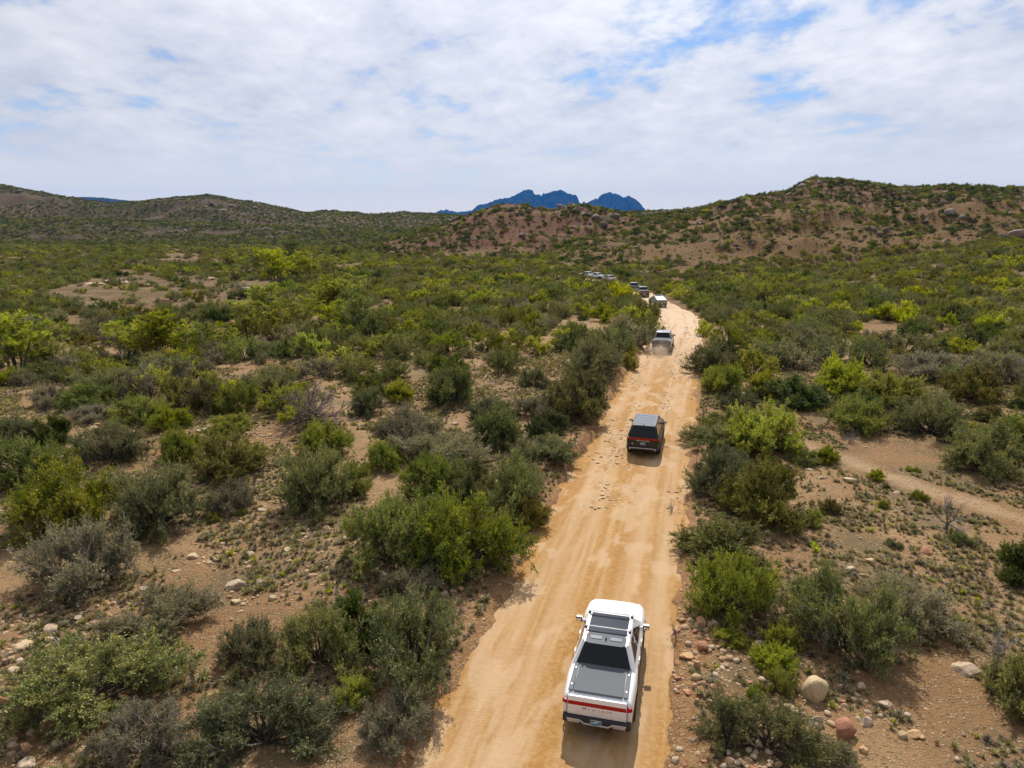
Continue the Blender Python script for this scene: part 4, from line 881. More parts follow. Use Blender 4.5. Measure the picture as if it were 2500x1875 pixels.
def white_pickup(x, y, head):
    root = vehicle_root('pickup_truck', x, y, head, 'clean white pickup with grey bed cover and roof crossbars, last of the convoy')
    pm = paint('white_paint', (0.80, 0.80, 0.82)); y0, y1, R = adventure_body(root, pm, False)
    Q = greenhouse(root, pm, (1.36, -1.42, .90, .90, 1.255, 1.285), (.50, -1.06, .70, .69, 1.87, 1.84), [
        ('windshield', 'front', [(.07, .06), (.93, .06), (.91, .94), (.09, .94)], .08),
        ('rear_window', 'rear', [(.055, .02), (.945, .02), (.93, .97), (.07, .97)], .05),
        ('side_window', 'side_r', [(.10, .12), (.45, .10), (.45, .88), (.215, .88)], .05), ('side_window', 'side_r', [(.475, .10), (.90, .10), (.70, .88), (.475, .88)], .05),
        ('side_window', 'side_l', flipu([(.10, .12), (.45, .10), (.45, .88), (.215, .88)]), .05), ('side_window', 'side_l', flipu([(.475, .10), (.90, .10), (.70, .88), (.475, .88)]), .05)])
    rf = [Vector(p) for p in ((-.70, -1.10, 1.84), (.70, -1.10, 1.84), (.70, .50, 1.87), (-.70, .50, 1.87))]
    vpart('glass_roof', bm_mesh('gr', panel_bm(rf, [(.085, .32), (.915, .32), (.915, .985), (.085, .985)], .008, .04), VM['roofglass']), root)
    rp = vpart('rear_roof_panel', bm_mesh('rp', panel_bm(rf, [(.09, -.03), (.91, -.03), (.925, .31), (.075, .31)], .016, .15), VM['roofgrey']), root)
    for s in (-1, 1):
        vpart('roof_groove', bm_mesh('rg', panel_bm(rf, [(.5 + s * .09 - .0, .115), (.5 + s * .33, .115), (.5 + s * .33, .21), (.5 + s * .09, .21)][::s], .030, .045, .03), VM['panel']), rp)
        vpart('roof_rail', bm_mesh('rr', box_bm((s * .655, -.29, 1.88), (.055, 1.60, .045), .016, 2), pm), root)
    vpart('antenna', bm_mesh('an', box_bm((0, -.86, 1.90), (.035, .16, .075), .015, 2), VM['black']), root)
    for yy in (.42, -.42):
        c = vpart('crossbar', bm_mesh('cb', box_bm((0, yy, 1.965), (1.33, .055, .028), .012, 2), VM['white']), root)
        vpart('crossbar_strip', bm_mesh('cs', box_bm((0, yy, 1.984), (1.12, .016, .006), 0), VM['black']), c)
        for s in (-1, 1): vpart('crossbar_foot', bm_mesh('cf', box_bm((s * .655, yy, 1.925), (.085, .13, .075), .02, 2), VM['black']), c)
    # bed: powered slat cover, rails with four tie-downs
    bed = vpart('bed_cover', bm_mesh('bc', box_bm((0, -2.03, 1.318), (1.36, 1.28, .02), .006, 1), VM['cover']), root)
    for k in range(13): vpart('cover_slat', bm_mesh('sl', box_bm((0, -1.455 - .096 * k, 1.330), (1.34, .0955, .010), 0), VM['cover']), bed)
    for s in (-1, 1):
        vpart('bed_rail', bm_mesh('br', box_bm((s * .755, -2.03, 1.318), (.125, 1.26, .030), .01, 1), VM['rail']), root)
        for yy in (-1.66, -2.42):
            td = vpart('tie_down', bm_mesh('td', box_bm((s * .755, yy, 1.340), (.045, .085, .018), .006, 1), VM['white']), root)
            vpart('tie_down_slot', bm_mesh('ts', box_bm((s * .755, yy, 1.3505), (.018, .03, .005), 0), VM['black']), td)
    tg = vpart('tailgate', bm_mesh('tg', box_bm((0, -2.775, .965), (1.62, .06, .57), .022, 3), pm), root)
    lettering(tg, 'RIVIAN', .095, .056, .07, .015, -2.810, .905, VM['copper'])
    for s in (-1, 1): vpart('tailgate_seam', bm_mesh('ts', box_bm((s * .815, -2.775, .965), (.009, .05, .56), 0), VM['seam']), tg)
    tail_bar(root, -2.80, 1.045, .80, .955, pm)
    bp = vpart('rear_bumper', bm_mesh('rb', box_bm((0, -2.74, .565), (1.86, .26, .225), .05, 3), VM['black']), root)
    tr = bmesh.new()
    pts = [(-.80, .585), (-.45, .575), (-.33, .49), (.33, .49), (.45, .575), (.80, .585)]
    for (xa, za), (xb, zb) in zip(pts[:-1], pts[1:]):
        L_ = math.hypot(xb - xa, zb - za); box_bm(((xa + xb) / 2, -2.875, (za + zb) / 2), (L_ + .03, .035, .045), .01, 1, tr, Matrix.Rotation(-math.atan2(zb - za, xb - xa), 3, 'Y'))
    for s in (-1, 1): box_bm((s * .62, -2.872, .53), (.34, .03, .09), .01, 1, tr)
    vpart('bumper_trim', bm_mesh('bt', tr, VM['silver']), bp)
    license_plate(root, -2.885, .575); mirrors(root, 1.02, 1.27, 1.07, pm)
    return root

def dark_suv(x, y, head):
    root = vehicle_root('suv', x, y, head, 'dark green SUV with red tail bar and glossy roof ahead of the white pickup', 'SUV')
    pm = paint('dark_green_paint', (0.014, 0.018, 0.013), 0.0, 0.35, 0.08); y0, y1, R = adventure_body(root, pm, True)
    rw = [(.06, .06), (.94, .06), (.92, .93), (.08, .93)]
    sd = [[(.04, .14), (.27, .12), (.27, .88), (.07, .88)], [(.29, .12), (.56, .12), (.56, .88), (.29, .88)], [(.58, .12), (.93, .12), (.80, .88), (.58, .88)]]
    greenhouse(root, pm, (1.22, -2.50, .90, .89, 1.255, 1.255), (.42, -2.20, .71, .70, 1.87, 1.86),
        [('windshield', 'front', [(.07, .06), (.93, .06), (.91, .94), (.09, .94)], .08), ('rear_window', 'rear', rw, .07)] + [('side_window', 'side_r', p, .04) for p in sd] + [('side_window', 'side_l', flipu(p), .04) for p in sd])
    rf = [Vector(p) for p in ((-.71, -2.22, 1.86), (.71, -2.22, 1.86), (.71, .42, 1.87), (-.71, .42, 1.87))]
    vpart('glass_roof', bm_mesh('gr', panel_bm(rf, [(.05, .02), (.95, .02), (.95, .985), (.05, .985)], .008, .05), VM['panel']), root)
    for k in range(6): vpart('roof_rib', bm_mesh('ri', panel_bm(rf, [(.10, .16 + .135 * k), (.90, .16 + .135 * k), (.90, .175 + .135 * k), (.10, .175 + .135 * k)], .016, .01), VM['panel']), root)
    for s in (-1, 1):
        vpart('roof_rail', bm_mesh('rr', box_bm((s * .66, -.9, 1.885), (.05, 2.3, .04), .016, 2), VM['black']), root)
        for yy in (.1, -.6, -1.3, -1.9): vpart('rail_mount', bm_mesh('rm', box_bm((s * .66, yy, 1.908), (.035, .06, .012), .004, 1), VM['white']), root)
    vpart('antenna', bm_mesh('an', box_bm((-.03, -2.02, 1.905), (.035, .16, .09), .015, 2), VM['black']), root)
    tg = vpart('tailgate', bm_mesh('tg', box_bm((0, -2.565, .955), (1.56, .06, .56), .025, 3), pm), root)
    lettering(tg, 'RIVIAN', .085, .055, .062, .018, -2.600, 1.03, VM['chrome'])
    vpart('badge', bm_mesh('bd', box_bm((-.60, -2.598, .82), (.07, .01, .045), .004, 1), VM['chrome']), tg)
    tail_bar(root, -2.59, 1.145, .80, .95, pm)
    bp = vpart('rear_bumper', bm_mesh('rb', box_bm((0, -2.52, .56), (1.84, .26, .24), .05, 3), VM['black']), root)
    tr = box_bm((0, -2.655, .585), (1.40, .03, .045), .01, 1)
    for s in (-1, 1): box_bm((s * .74, -2.65, .54), (.10, .03, .10), .01, 1, tr)
    vpart('bumper_trim', bm_mesh('bt', tr, VM['silver']), bp)
    license_plate(root, -2.602, .86); mirrors(root, .88, 1.27, 1.07, VM['black'])
    return root

def plain_pickup(x, y, head, label, col, bar=False, blue=False, name='pickup_truck', metal=0.3):
    """full-size crew-cab pickup: boxier body, flat hood, upright corner tail lamps, flat bed cover"""
    root = vehicle_root(name, x, y, head, label); pm = paint('paint_%02d_%02d_%02d' % tuple(int(c * 99) for c in col), col, metal, 0.3)
    R = .42; tab = [(-2.92, .94, .95, 1.30, .0), (-2.85, .98, .95, 1.34, .0), (-1.8, 1.01, .95, 1.35, .0), (-.9, .99, .95, 1.30, .0), (1.3, .99, .95, 1.28, .02), (1.85, 1.01, .95, 1.30, .04), (2.5, .99, .95, 1.26, .04), (2.82, .96, .95, 1.20, .02), (2.92, .90, .92, 1.10, .0)]
    vpart('body', bm_mesh('body', body_bm(lerp_tab(tab), -2.92, 2.92, (-1.82, 1.86), R, .44, .53, 110), pm, 40), root)
    vpart('underbody', bm_mesh('ub', box_bm((0, 0, .62), (1.42, 5.3, .52), .05, 1), VM['dark']), root)
    for sx in (-1, 1):
        for a in (-1.82, 1.86): wheel(root, sx * .86, a, R, .28)
        vpart('tail_light', bm_mesh('tl', box_bm((sx * .895, -2.90, 1.08), (.13, .08, .36), .025, 2), VM['deepred' if not bar else 'red']), root)
        vpart('headlight', bm_mesh('hl', box_bm((sx * .74, 2.87, 1.02), (.34, .12, .12), .03, 2), VM['lamp']), root)
    sd = [[(.07, .12), (.45, .10), (.45, .88), (.17, .88)], [(.475, .10), (.92, .10), (.74, .88), (.475, .88)]]
    greenhouse(root, pm, (1.42, -1.28, .91, .91, 1.27, 1.33), (.55, -.98, .73, .73, 1.93, 1.92),
        [('windshield', 'front', [(.07, .06), (.93, .06), (.91, .94), (.09, .94)], .08), ('rear_window', 'rear', [(.07, .10), (.93, .10), (.90, .92), (.10, .92)], .05)] + [('side_window', 'side_r', p, .04) for p in sd] + [('side_window', 'side_l', flipu(p), .04) for p in sd])
    vpart('antenna', bm_mesh('an', box_bm((0, -.55, 1.965), (.035, .16, .08), .015, 2), VM['black']), root)
    vpart('bed_cover', bm_mesh('bc', box_bm((0, -2.08, 1.36), (1.50, 1.56, .025), .008, 1), pm if not bar else VM['cover']), root)
    tg = vpart('tailgate', bm_mesh('tg', box_bm((0, -2.935, 1.04), (1.60, .06, .56), .03, 3), pm), root)
    vpart('tailgate_recess', bm_mesh('tr', box_bm((0, -2.968, 1.02), (1.30, .012, .34), .02, 2), pm), tg)
    vpart('badge', bm_mesh('bd', box_bm((0, -2.970, 1.225), (.34, .012, .05), .01, 1), VM['chrome']), tg)
    if bar: vpart('tail_light', bm_mesh('tl', box_bm((0, -2.968, 1.19), (1.60, .02, .07), .01, 1), VM['red']), root)
    vpart('rear_bumper', bm_mesh('rb', box_bm((0, -2.95, .62), (1.90, .24, .22), .05, 3), VM['black']), root)
    license_plate(root, -3.078, .66, blue); mirrors(root, 1.08, 1.33, 1.10, VM['black'])
    vpart('front_bumper', bm_mesh('fb', box_bm((0, 2.86, .58), (1.84, .22, .3), .06, 3), VM['black']), root)
    return root

def wedge_truck(x, y, head):
    """angular stainless pickup: flat facets, one straight roof slope falling from the peak to the tail"""
    root = vehicle_root('wedge_pickup_truck', x, y, head, 'angular bare-steel wedge pickup rounding the bend')
    S = [(-2.84, .93, .80, 1.27), (-1.2, 1.0, .74, 1.60), (.30, 1.0, .62, 1.81), (1.75, .98, .70, 1.22), (2.80, .90, .78, .92)]   # y, belt half width, top half width, top z
    bm = bmesh.new(); rows = []
    for i, (yy, w, t, zt) in enumerate(S):
        zb = .98 if i < 4 else .82
        rows.append([bm.verts.new(p) for p in ((-w + .10, yy, .48), (-w, yy, zb), (-t, yy, zt), (t, yy, zt), (w, yy, zb), (w - .10, yy, .48))])
    for a, b in zip(rows[:-1], rows[1:]):
        for k in range(5): bm.faces.new((a[k], a[k + 1], b[k + 1], b[k]))
        bm.faces.new((a[5], a[0], b[0], b[5]))
    bm.faces.new(rows[0]); bm.faces.new(rows[-1][::-1])
    vpart('body', bm_mesh('body', bm, VM['steel'], 5), root)
    def quad(i, a, b): return [Vector(rows_co[i][a]), Vector(rows_co[i][b]), Vector(rows_co[i + 1][b]), Vector(rows_co[i + 1][a])]
    rows_co = []
    for i, (yy, w, t, zt) in enumerate(S):
        zb = .98 if i < 4 else .82; rows_co.append([(-w + .10, yy, .48), (-w, yy, zb), (-t, yy, zt), (t, yy, zt), (w, yy, zb), (w - .10, yy, .48)])
    q = quad(2, 2, 3); vpart('windshield', bm_mesh('ws', panel_bm(q, [(.04, .0), (.96, .0), (.95, .97), (.05, .97)], .008, .02), VM['glass']), root)
    q = quad(1, 2, 3); vpart('glass_roof', bm_mesh('gr', panel_bm(q, [(.05, .25), (.95, .25), (.95, .97), (.05, .97)], .008, .02), VM['glass']), root)
    q = quad(0, 2, 3); vpart('bed_cover', bm_mesh('bc', panel_bm(q, [(.05, .02), (.95, .02), (.95, .98), (.05, .98)], .010, .02), VM['steel']), root)
    for s in (1, -1):
        for i in (1, 2):
            a, b = (3, 4) if s > 0 else (1, 2); qq = quad(i, b, a) if s > 0 else quad(i, a, b)
            qq = [Vector(rows_co[i][4]), Vector(rows_co[i + 1][4]), Vector(rows_co[i + 1][3]), Vector(rows_co[i][3])] if s > 0 else [Vector(rows_co[i + 1][1]), Vector(rows_co[i][1]), Vector(rows_co[i][2]), Vector(rows_co[i + 1][2])]
            vpart('side_window', bm_mesh('sw', panel_bm(qq, [(.05, .20), (.95, .20), (.95, .90), (.05, .90)], .008, .02), VM['glass']), root)
        for a in (-1.86, 1.80):
            wheel(root, s * .86, a, .44, .29)
            vpart('wheel_arch', bm_mesh('wa', box_bm((s * .95, a, .68), (.14, 1.20, .50), .12, 2), VM['black']), root)
        vpart('headlight', bm_mesh('hl', box_bm((s * .40, 2.80, .87), (.78, .03, .03), .005, 1), VM['lamp']), root)
    vpart('underbody', bm_mesh('ub', box_bm((0, 0, .52), (1.5, 5.3, .36), .05, 1), VM['dark']), root)
    vpart('tailgate', bm_mesh('tg', box_bm((0, -2.855, .98), (1.66, .05, .50), .015, 1), VM['steel']), root)
    vpart('tail_light', bm_mesh('tl', box_bm((0, -2.882, 1.215), (1.58, .02, .035), .005, 1), VM['deepred']), root)
    vpart('rear_bumper', bm_mesh('rb', box_bm((0, -2.84, .58), (1.80, .22, .26), .04, 2), VM['black']), root)
    license_plate(root, -2.958, .66, False); mirrors(root, 1.0, 1.18, 1.10, VM['black'])
    return root

def on_road(px, py, lat=None):
    x, y, zc = unproject(px, py); d, s = road_dist(np.array([x]), np.array([y])); k = int(np.clip(s[0] / 0.5, 0, len(RC) - 1))
    head = math.atan2(RT[k, 0], RT[k, 1]); return x, y, head, float(d[0])
# ------------------------------------------------------------------ placement
def put(fn, px, py, rear, turn=0.0, **kw):
    """rear contact at the photo pixel, vehicle centre `rear` metres ahead along the road"""
    x, y, h, d = on_road(px, py); h += turn
    return fn(x + math.sin(h) * rear, y + math.cos(h) * rear, h, **kw)
LAND = []                                                     # landmarks that labels refer to: (phrase, x, y)
def mark(phrase, o): LAND.append((phrase, o.location.x, o.location.y))
mark('nearest white pickup', put(white_pickup, 1462, 1762, 2.15))
mark('dark SUV', put(dark_suv, 1570, 1108, 1.95))
mark('silver pickup', put(plain_pickup, 1615, 858, 2.2, label='silver pickup raising dust behind the angular wedge truck', col=(.20, .20, .21), metal=.2))
mark('wedge truck', put(wedge_truck, 1613, 750, 2.2))
put(plain_pickup, 1572, 725, 2.2, label='dark grey pickup with a red tail bar just beyond the bend', col=(.07, .07, .075), bar=True)
put(plain_pickup, 1549, 712, 2.2, label='pickup with a black tail partly hidden behind the roadside bush', col=(.05, .05, .055))
put(plain_pickup, 1497, 691, 2.2, turn=0.0, label='pale silver pickup showing its tan tailgate beside the tall roadside bush', col=(.45, .42, .40))
put(plain_pickup, 1470, 683, 2.2, label='white pickup seen sideways above the far scrub', col=(.74, .75, .77), metal=0.0)
put(plain_pickup, 1448, 676, 2.2, label='leading white pickup with only its roof above the scrub', col=(.76, .76, .77), metal=0.0)

KINDNAME = dict(oak=('dark_shrub', 'very dark green shrub'), cat=('sage_bush', 'sage green bush'), green=('leafy_bush', 'leaf green bush'),
                lime=('yellow_green_bush', 'bright yellow-green bush'), grey=('twiggy_bush', 'grey twiggy bush'), olive=('olive_bush', 'olive green bush'))
ALLB = []                                                     # (x, y, radius) taken
TODO = []                                                     # things waiting for a label: (object, what, radius)
def ground_at(x, y): return float(ground_z(np.array([x]), np.array([y]))[0])
def place_bush(style, x, y, R, H, label=None, near=True, cat='bush', depth=None):
    rz = RNG.uniform(0, 6.28); z = ground_at(x, y) - 0.03; asp = RNG.uniform(0.9, 1.1); sc3 = (R * asp, R / asp, H)
    nm, what = KINDNAME[style]
    if depth: q = int(RNG.integers(4)); rz = q * math.pi / 2 - math.atan2(x, y); sc3 = (R, depth, H) if q % 2 == 0 else (depth, R, H)
    if near:
        f, w = NEAR[style][RNG.integers(len(NEAR[style]))]
        e = empty(nm, (x, y, z), rz, sc3); vpart('foliage', f, e); vpart('branches', w, e)
    else:
        e = link(bpy.data.objects.new(nm, MIDP[style][RNG.integers(3)])); e.location = (x, y, z); e.rotation_euler = (0, 0, rz); e.scale = sc3
    ALLB.append((x, y, R)); tag(e, label, cat)
    if not label: TODO.append((e, what, R, 'bushes in the desert scrub'))
    return e
def bush_px(cx, by, w, h, style, label=None, k=1.0):
    """bush whose outline spans w x h photo pixels above the row by: a mound, its depth taken from the outline"""
    x, y, zc = unproject(cx, by); R = w * zc / FPX / 2 * 1.06; th = math.atan2(CAM_H, y); ha = h * zc / FPX * 1.05
    H = np.clip((ha - 1.25 * R * math.sin(th)) / math.cos(th) * 1.05, 0.62 * R, 1.28 * R)
    D = np.clip((ha - 0.80 * H * math.cos(th)) / (1.45 * math.sin(th)), 0.75 * R, 1.6 * R)
    n = math.hypot(x, y); x += x / n * D * 0.80; y += y / n * D * 0.80
    return place_bush(style, x, y, R, float(H), label, near=y < 64, depth=float(D))
BUSH = [  # photo column, row of the foot, width, height, kind
 (250, 1790, 420, 270, 'green', 'widest sprawling green bush, surrounded by cobbles'), (210, 1470, 250, 195, 'grey', 'brownish grey bush with rusty leaf tips below the paired green and sage bushes'),
 (400, 1580, 270, 140, 'grey'), (615, 1665, 140, 170, 'cat'), (790, 1695, 200, 265, 'cat', 'tall dense sage bush flanking the dark shrub, opposite the white pickup'), (1020, 1745, 270, 285, 'cat', 'big grey-green bush on the bank right across from the white pickup'),
 (885, 1600, 140, 180, 'oak', 'dark shrub with yellow leaf tips between two sage bushes'), (975, 1865, 190, 150, 'grey'), (865, 1750, 95, 85, 'lime'), (660, 1905, 370, 250, 'cat', 'broad pale green bush below the tall sage pair'),
 (350, 1885, 220, 170, 'grey'), (960, 1425, 270, 215, 'green', 'feathery bright green bush, first of the overlapping pair above the bank'), (1140, 1445, 290, 235, 'green', 'feathery bright green bush, roadward of the overlapping pair above the bank'), (1005, 1475, 140, 90, 'grey'),
 (1060, 1228, 175, 115, 'green'), (1250, 1292, 190, 170, 'cat'), (1150, 1235, 150, 110, 'cat'), (1292, 1302, 100, 80, 'olive'), (770, 1265, 195, 175, 'cat'), (870, 1215, 95, 110, 'green'), (795, 1128, 120, 112, 'green'),
 (190, 1312, 270, 195, 'green', 'leaf green half of a joined green and sage thicket'), (390, 1322, 225, 195, 'cat', 'dense sage half of a joined green and sage thicket'), (570, 1265, 115, 85, 'grey'), (565, 1177, 172, 122, 'olive', 'round olive bush standing alone by the cobble wash'),
 (275, 1142, 168, 108, 'cat'), (440, 1142, 112, 106, 'green'), (138, 1092, 86, 80, 'oak'), (55, 1197, 195, 132, 'green'), (35, 1095, 112, 80, 'cat'), (342, 1040, 132, 76, 'green'), (440, 995, 96, 92, 'olive'), (505, 1015, 116, 86, 'olive'),
 (585, 1017, 112, 80, 'green'), (255, 985, 165, 90, 'cat'), (122, 1000, 76, 66, 'grey'), (665, 980, 132, 80, 'cat'), (228, 1034, 104, 48, 'grey'), (520, 1277, 34, 26, 'lime'), (590, 1262, 30, 20, 'lime'),
 (896, 1020, 92, 92, 'cat'), (1108, 1003, 132, 106, 'green'), (978, 988, 72, 62, 'lime'), (1238, 914, 96, 66, 'cat'), (1412, 1050, 155, 118, 'olive', 'dense olive bush at the road edge across from the SUV'), (1450, 952, 172, 106, 'cat'), (1318, 1032, 122, 62, 'grey'),
 (1215, 1107, 138, 122, 'green'), (1340, 1092, 106, 70, 'oak'), (1335, 1155, 145, 78, 'cat'), (1000, 1112, 155, 112, 'grey'), (1070, 1152, 225, 100, 'grey'), (935, 1157, 96, 80, 'green'), (1392, 846, 54, 47, 'oak'), (1310, 870, 66, 46, 'lime'),
 (1304, 952, 72, 50, 'cat'), (1540, 904, 62, 62, 'olive'), (1500, 880, 95, 70, 'cat'), (1560, 858, 80, 66, 'grey'), (1585, 832, 75, 62, 'cat'), (1580, 808, 58, 54, 'green'), (1570, 790, 80, 55, 'olive'),
 (1515, 742, 72, 72, 'lime', 'tall yellow-green bush that hides part of the convoy at the bend'), (1545, 748, 44, 36, 'green'), (1562, 772, 46, 38, 'olive'), (1470, 745, 60, 36, 'green'), (1545, 768, 60, 40, 'cat'), (1475, 790, 90, 50, 'lime'),
 (1737, 925, 128, 80, 'cat'), (1768, 976, 112, 76, 'green'), (1868, 976, 82, 76, 'lime'), (1945, 1001, 142, 80, 'oak', 'very dark green bush between the lime bush and the pale dead branches'), (1860, 1137, 175, 155, 'lime', 'big glowing yellow-green bush at the head of the side track'),
 (1730, 1106, 140, 68, 'cat'), (1965, 1141, 66, 46, 'green'), (1755, 1222, 190, 130, 'cat', 'sage bush pressing on the road shoulder ahead of the big khaki bush'), (1865, 1302, 215, 170, 'olive', 'big khaki bush with bare twigs beside the road shoulder'), (1980, 1293, 56, 46, 'lime'),
 (2088, 1064, 148, 94, 'green'), (2267, 1080, 168, 118, 'cat', 'round blue-green bush alone beyond the side track'), (2165, 1003, 158, 92, 'lime'), (2400, 1167, 215, 142, 'cat'), (2490, 1122, 135, 132, 'green'), (2050, 972, 122, 100, 'lime'),
 (2020, 1138, 56, 76, 'lime'), (2137, 1176, 40, 30, 'lime'), (2237, 1158, 24, 18, 'lime'), (2218, 1150, 16, 13, 'lime'), (2243, 1226, 42, 30, 'green'), (2155, 1244, 30, 26, 'lime'), (2027, 1263, 50, 46, 'olive'),
 (2270, 932, 172, 72, 'grey'), (2370, 987, 132, 92, 'olive'), (2420, 938, 132, 80, 'grey'), (1720, 822, 52, 36, 'lime'), (1770, 852, 92, 62, 'green'), (1862, 840, 52, 42, 'lime'), (1870, 907, 122, 72, 'cat'), (1935, 907, 132, 72, 'grey'), (2030, 900, 130, 80, 'cat'), (2120, 905, 120, 74, 'cat'), (2210, 870, 130, 60, 'cat'),
 (1770, 1400, 245, 130, 'olive', 'wide brown-green bush on the verge uphill of a denser round bush'), (1785, 1547, 212, 182, 'green', 'dense round dark-hearted bush on the verge ahead of the white pickup'), (2040, 1637, 285, 245, 'cat', 'large sprawling bush with bleached dead limbs behind the tan boulder'),
 (2210, 1562, 245, 165, 'grey', 'thin see-through grey bush behind the sprawling one'), (2505, 1452, 140, 135, 'oak'), (1905, 1602, 95, 78, 'lime'), (1885, 1652, 105, 78, 'lime'), (1785, 1592, 95, 50, 'lime'), (1842, 1727, 48, 62, 'green'), (1897, 1707, 80, 72, 'green'),
 (1870, 1905, 335, 120, 'cat'), (2495, 1775, 180, 195, 'olive'), (2185, 1562, 78, 60, 'lime'), (2335, 1541, 48, 36, 'lime'), (2040, 1880, 90, 70, 'grey'), (1760, 1335, 60, 40, 'olive'), (2345, 1335, 60, 36, 'green'), (2180, 1340, 40, 26, 'cat'),
]
BUSH += [(1418, 692, 34, 17, 'olive'), (1440, 696, 36, 18, 'green'), (1462, 699, 40, 16, 'cat'), (1482, 704, 36, 15, 'olive'), (1505, 712, 40, 24, 'green'), (1530, 716, 34, 22, 'cat'), (1400, 700, 44, 20, 'green'), (1448, 712, 50, 22, 'cat'), (1420, 716, 46, 24, 'olive'), (1525, 738, 44, 30, 'green'), (1490, 728, 60, 26, 'cat'), (1380, 690, 40, 18, 'olive')]
for b in BUSH: bush_px(*b)

SNAG = [(765, 1040, 225, 120, 'grey', 'dead grey tree with drooping bare whips on a short trunk'), (2310, 1292, 135, 88, 'pale', 'pale dead shrub on the open ground below the side track'), (2076, 1082, 48, 36, 'pale', 'small bleached dead shrub at the foot of a green bush'),
        (2470, 932, 110, 88, 'pale', 'silver-white dead shrub standing above the grey thorn thicket'), (2430, 1622, 115, 92, 'pale', 'twisted silver snag above the pale slab'), (1770, 1852, 75, 135, 'black', 'thin charred stem with bare twigs by the roadside stones'),
        (592, 728, 90, 48, 'grey', 'bare pinkish grey bush on the rocky rise beyond the trees'), (578, 692, 62, 42, 'black', 'burnt black bush beyond the rocky rise'), (436, 902, 80, 36, 'black', 'blackened forked shrub between the trees and dead grey tree'),
        (85, 1182, 75, 50, 'black', 'black forked branch poking out of a green bush'), (180, 1172, 50, 38, 'pale', 'pale bare twig above the green and sage thicket'), (2000, 985, 60, 40, 'pale', 'pale dead branches leaning out of the very dark bush'), (2010, 1590, 70, 110, 'pale', 'bleached dead limbs inside the large sprawling bush'),
        (240, 1700, 60, 40, 'pale', 'bare silver twig across the wide sprawling green bush'), (1650, 1560, 60, 36, 'grey', 'little dead thorn at the road shoulder'), (870, 985, 40, 45, 'black', 'black bare sapling between two sage bushes'), (1640, 1245, 50, 40, 'grey', 'small dead tangle at the edge of the road shoulder')]
for i, (cx, by, w, h, wood, lab) in enumerate(SNAG):
    x, y, zc = unproject(cx, by); R = w * zc / FPX / 2; th = math.atan2(CAM_H, y); H = max(h * zc / FPX / math.cos(th) * 0.9, 0.5 * R)
    big = w > 200
    me = snag_mesh('snag', 40 + i, wood, n_main=12 if big else 8, n_sec=12 if big else 7, n_twig=10 if big else 5, r=0.05 if big else 0.042)
    o = link(bpy.data.objects.new('dead_shrub', me)); o.location = (x, y, ground_at(x, y)); o.rotation_euler = (0, 0, i * 1.3); o.scale = (R, R, H); tag(o, lab, 'dead shrub')
    if big or wood == 'pale' and w > 80: mark(dict(grey='dead grey tree', pale='silver snag')[wood] if i in (0, 4) else ('pale dead shrub' if i == 1 else 'silver-white dead shrub'), o)

# trees and willows along the wash
CW = [cotton_proto(61), cotton_proto(62, stems=5), cotton_proto(63, stems=3, n_br=18), cotton_proto(64, 'green', stems=3, n_br=20)]
TREES = [(45, 912, 165, 1, 'tall thin tree at the end of the wash'), (120, 902, 95, 0, 'short yellow-green tree beside the tall thin one'), (300, 862, 92, 2, 'tree opening the long lime row'), (345, 870, 112, 0, 'second tree in the long lime row'), (395, 870, 118, 1, 'tallest tree in the long lime row'), (445, 862, 88, 2, 'last tree closing the long lime row'),
         (490, 870, 95, 3, 'pale sparse sapling cluster beside the lime row'), (560, 852, 62, 0, 'small bright sapling in the sage bushes'), (605, 822, 98, 1, 'tree in front of the bare pinkish bush'), (690, 815, 90, 0, 'round lime tree in the middle of the wash'), (745, 806, 82, 2, 'open tree beside the round lime one'),
         (805, 806, 88, 2, 'pale tree with visible stems'), (875, 808, 112, 3, 'dark pointed tree at the end of the wash trees'), (645, 770, 84, 1, 'yellowish tree just upstream of the lime row'), (800, 752, 92, 0, 'broad lime tree upstream of the dark pointed tree'), (850, 750, 84, 2, 'lime tree close behind the dark pointed tree'), (672, 700, 100, 1, 'tall bright tree far up the wash'),
         (722, 694, 90, 2, 'feathery tree far up the wash'), (760, 672, 66, 0, 'small far tree up the wash'), (640, 668, 72, 3, 'darker far tree up the wash'), (560, 655, 52, 0, 'lone far tree before the hills'), (715, 640, 72, 3, 'far dark tree against the hill foot'), (2475, 640, 40, 3, 'small tree on the green shoulder')]
for cx, by, h, p, lab in TREES[:-1]:
    x, y, zc = unproject(cx, by); H = h * zc / FPX * 1.02; th = min(math.atan2(CAM_H, y), .5)
    e = empty('slender_tree', (x, y, ground_at(x, y) - .03), cx * .37, (H * 1.5, H * 1.5, H * .88)); vpart('crown', CW[p][0], e); vpart('trunk', CW[p][1], e); tag(e, lab, 'tree', 'trees along the wash'); ALLB.append((x, y, H * .3))
    if p == 3 and 800 < cx < 900: mark('dark pointed tree', e)
    if lab.startswith(('tallest', 'tall thin', 'round lime', 'tall bright')): mark({'ta': 'tall tree', 'ro': 'round tree'}[lab[:2]] if not lab.startswith(('tall thin', 'tall bright')) else ('tall thin tree' if 'thin' in lab else 'far bright tree'), e)

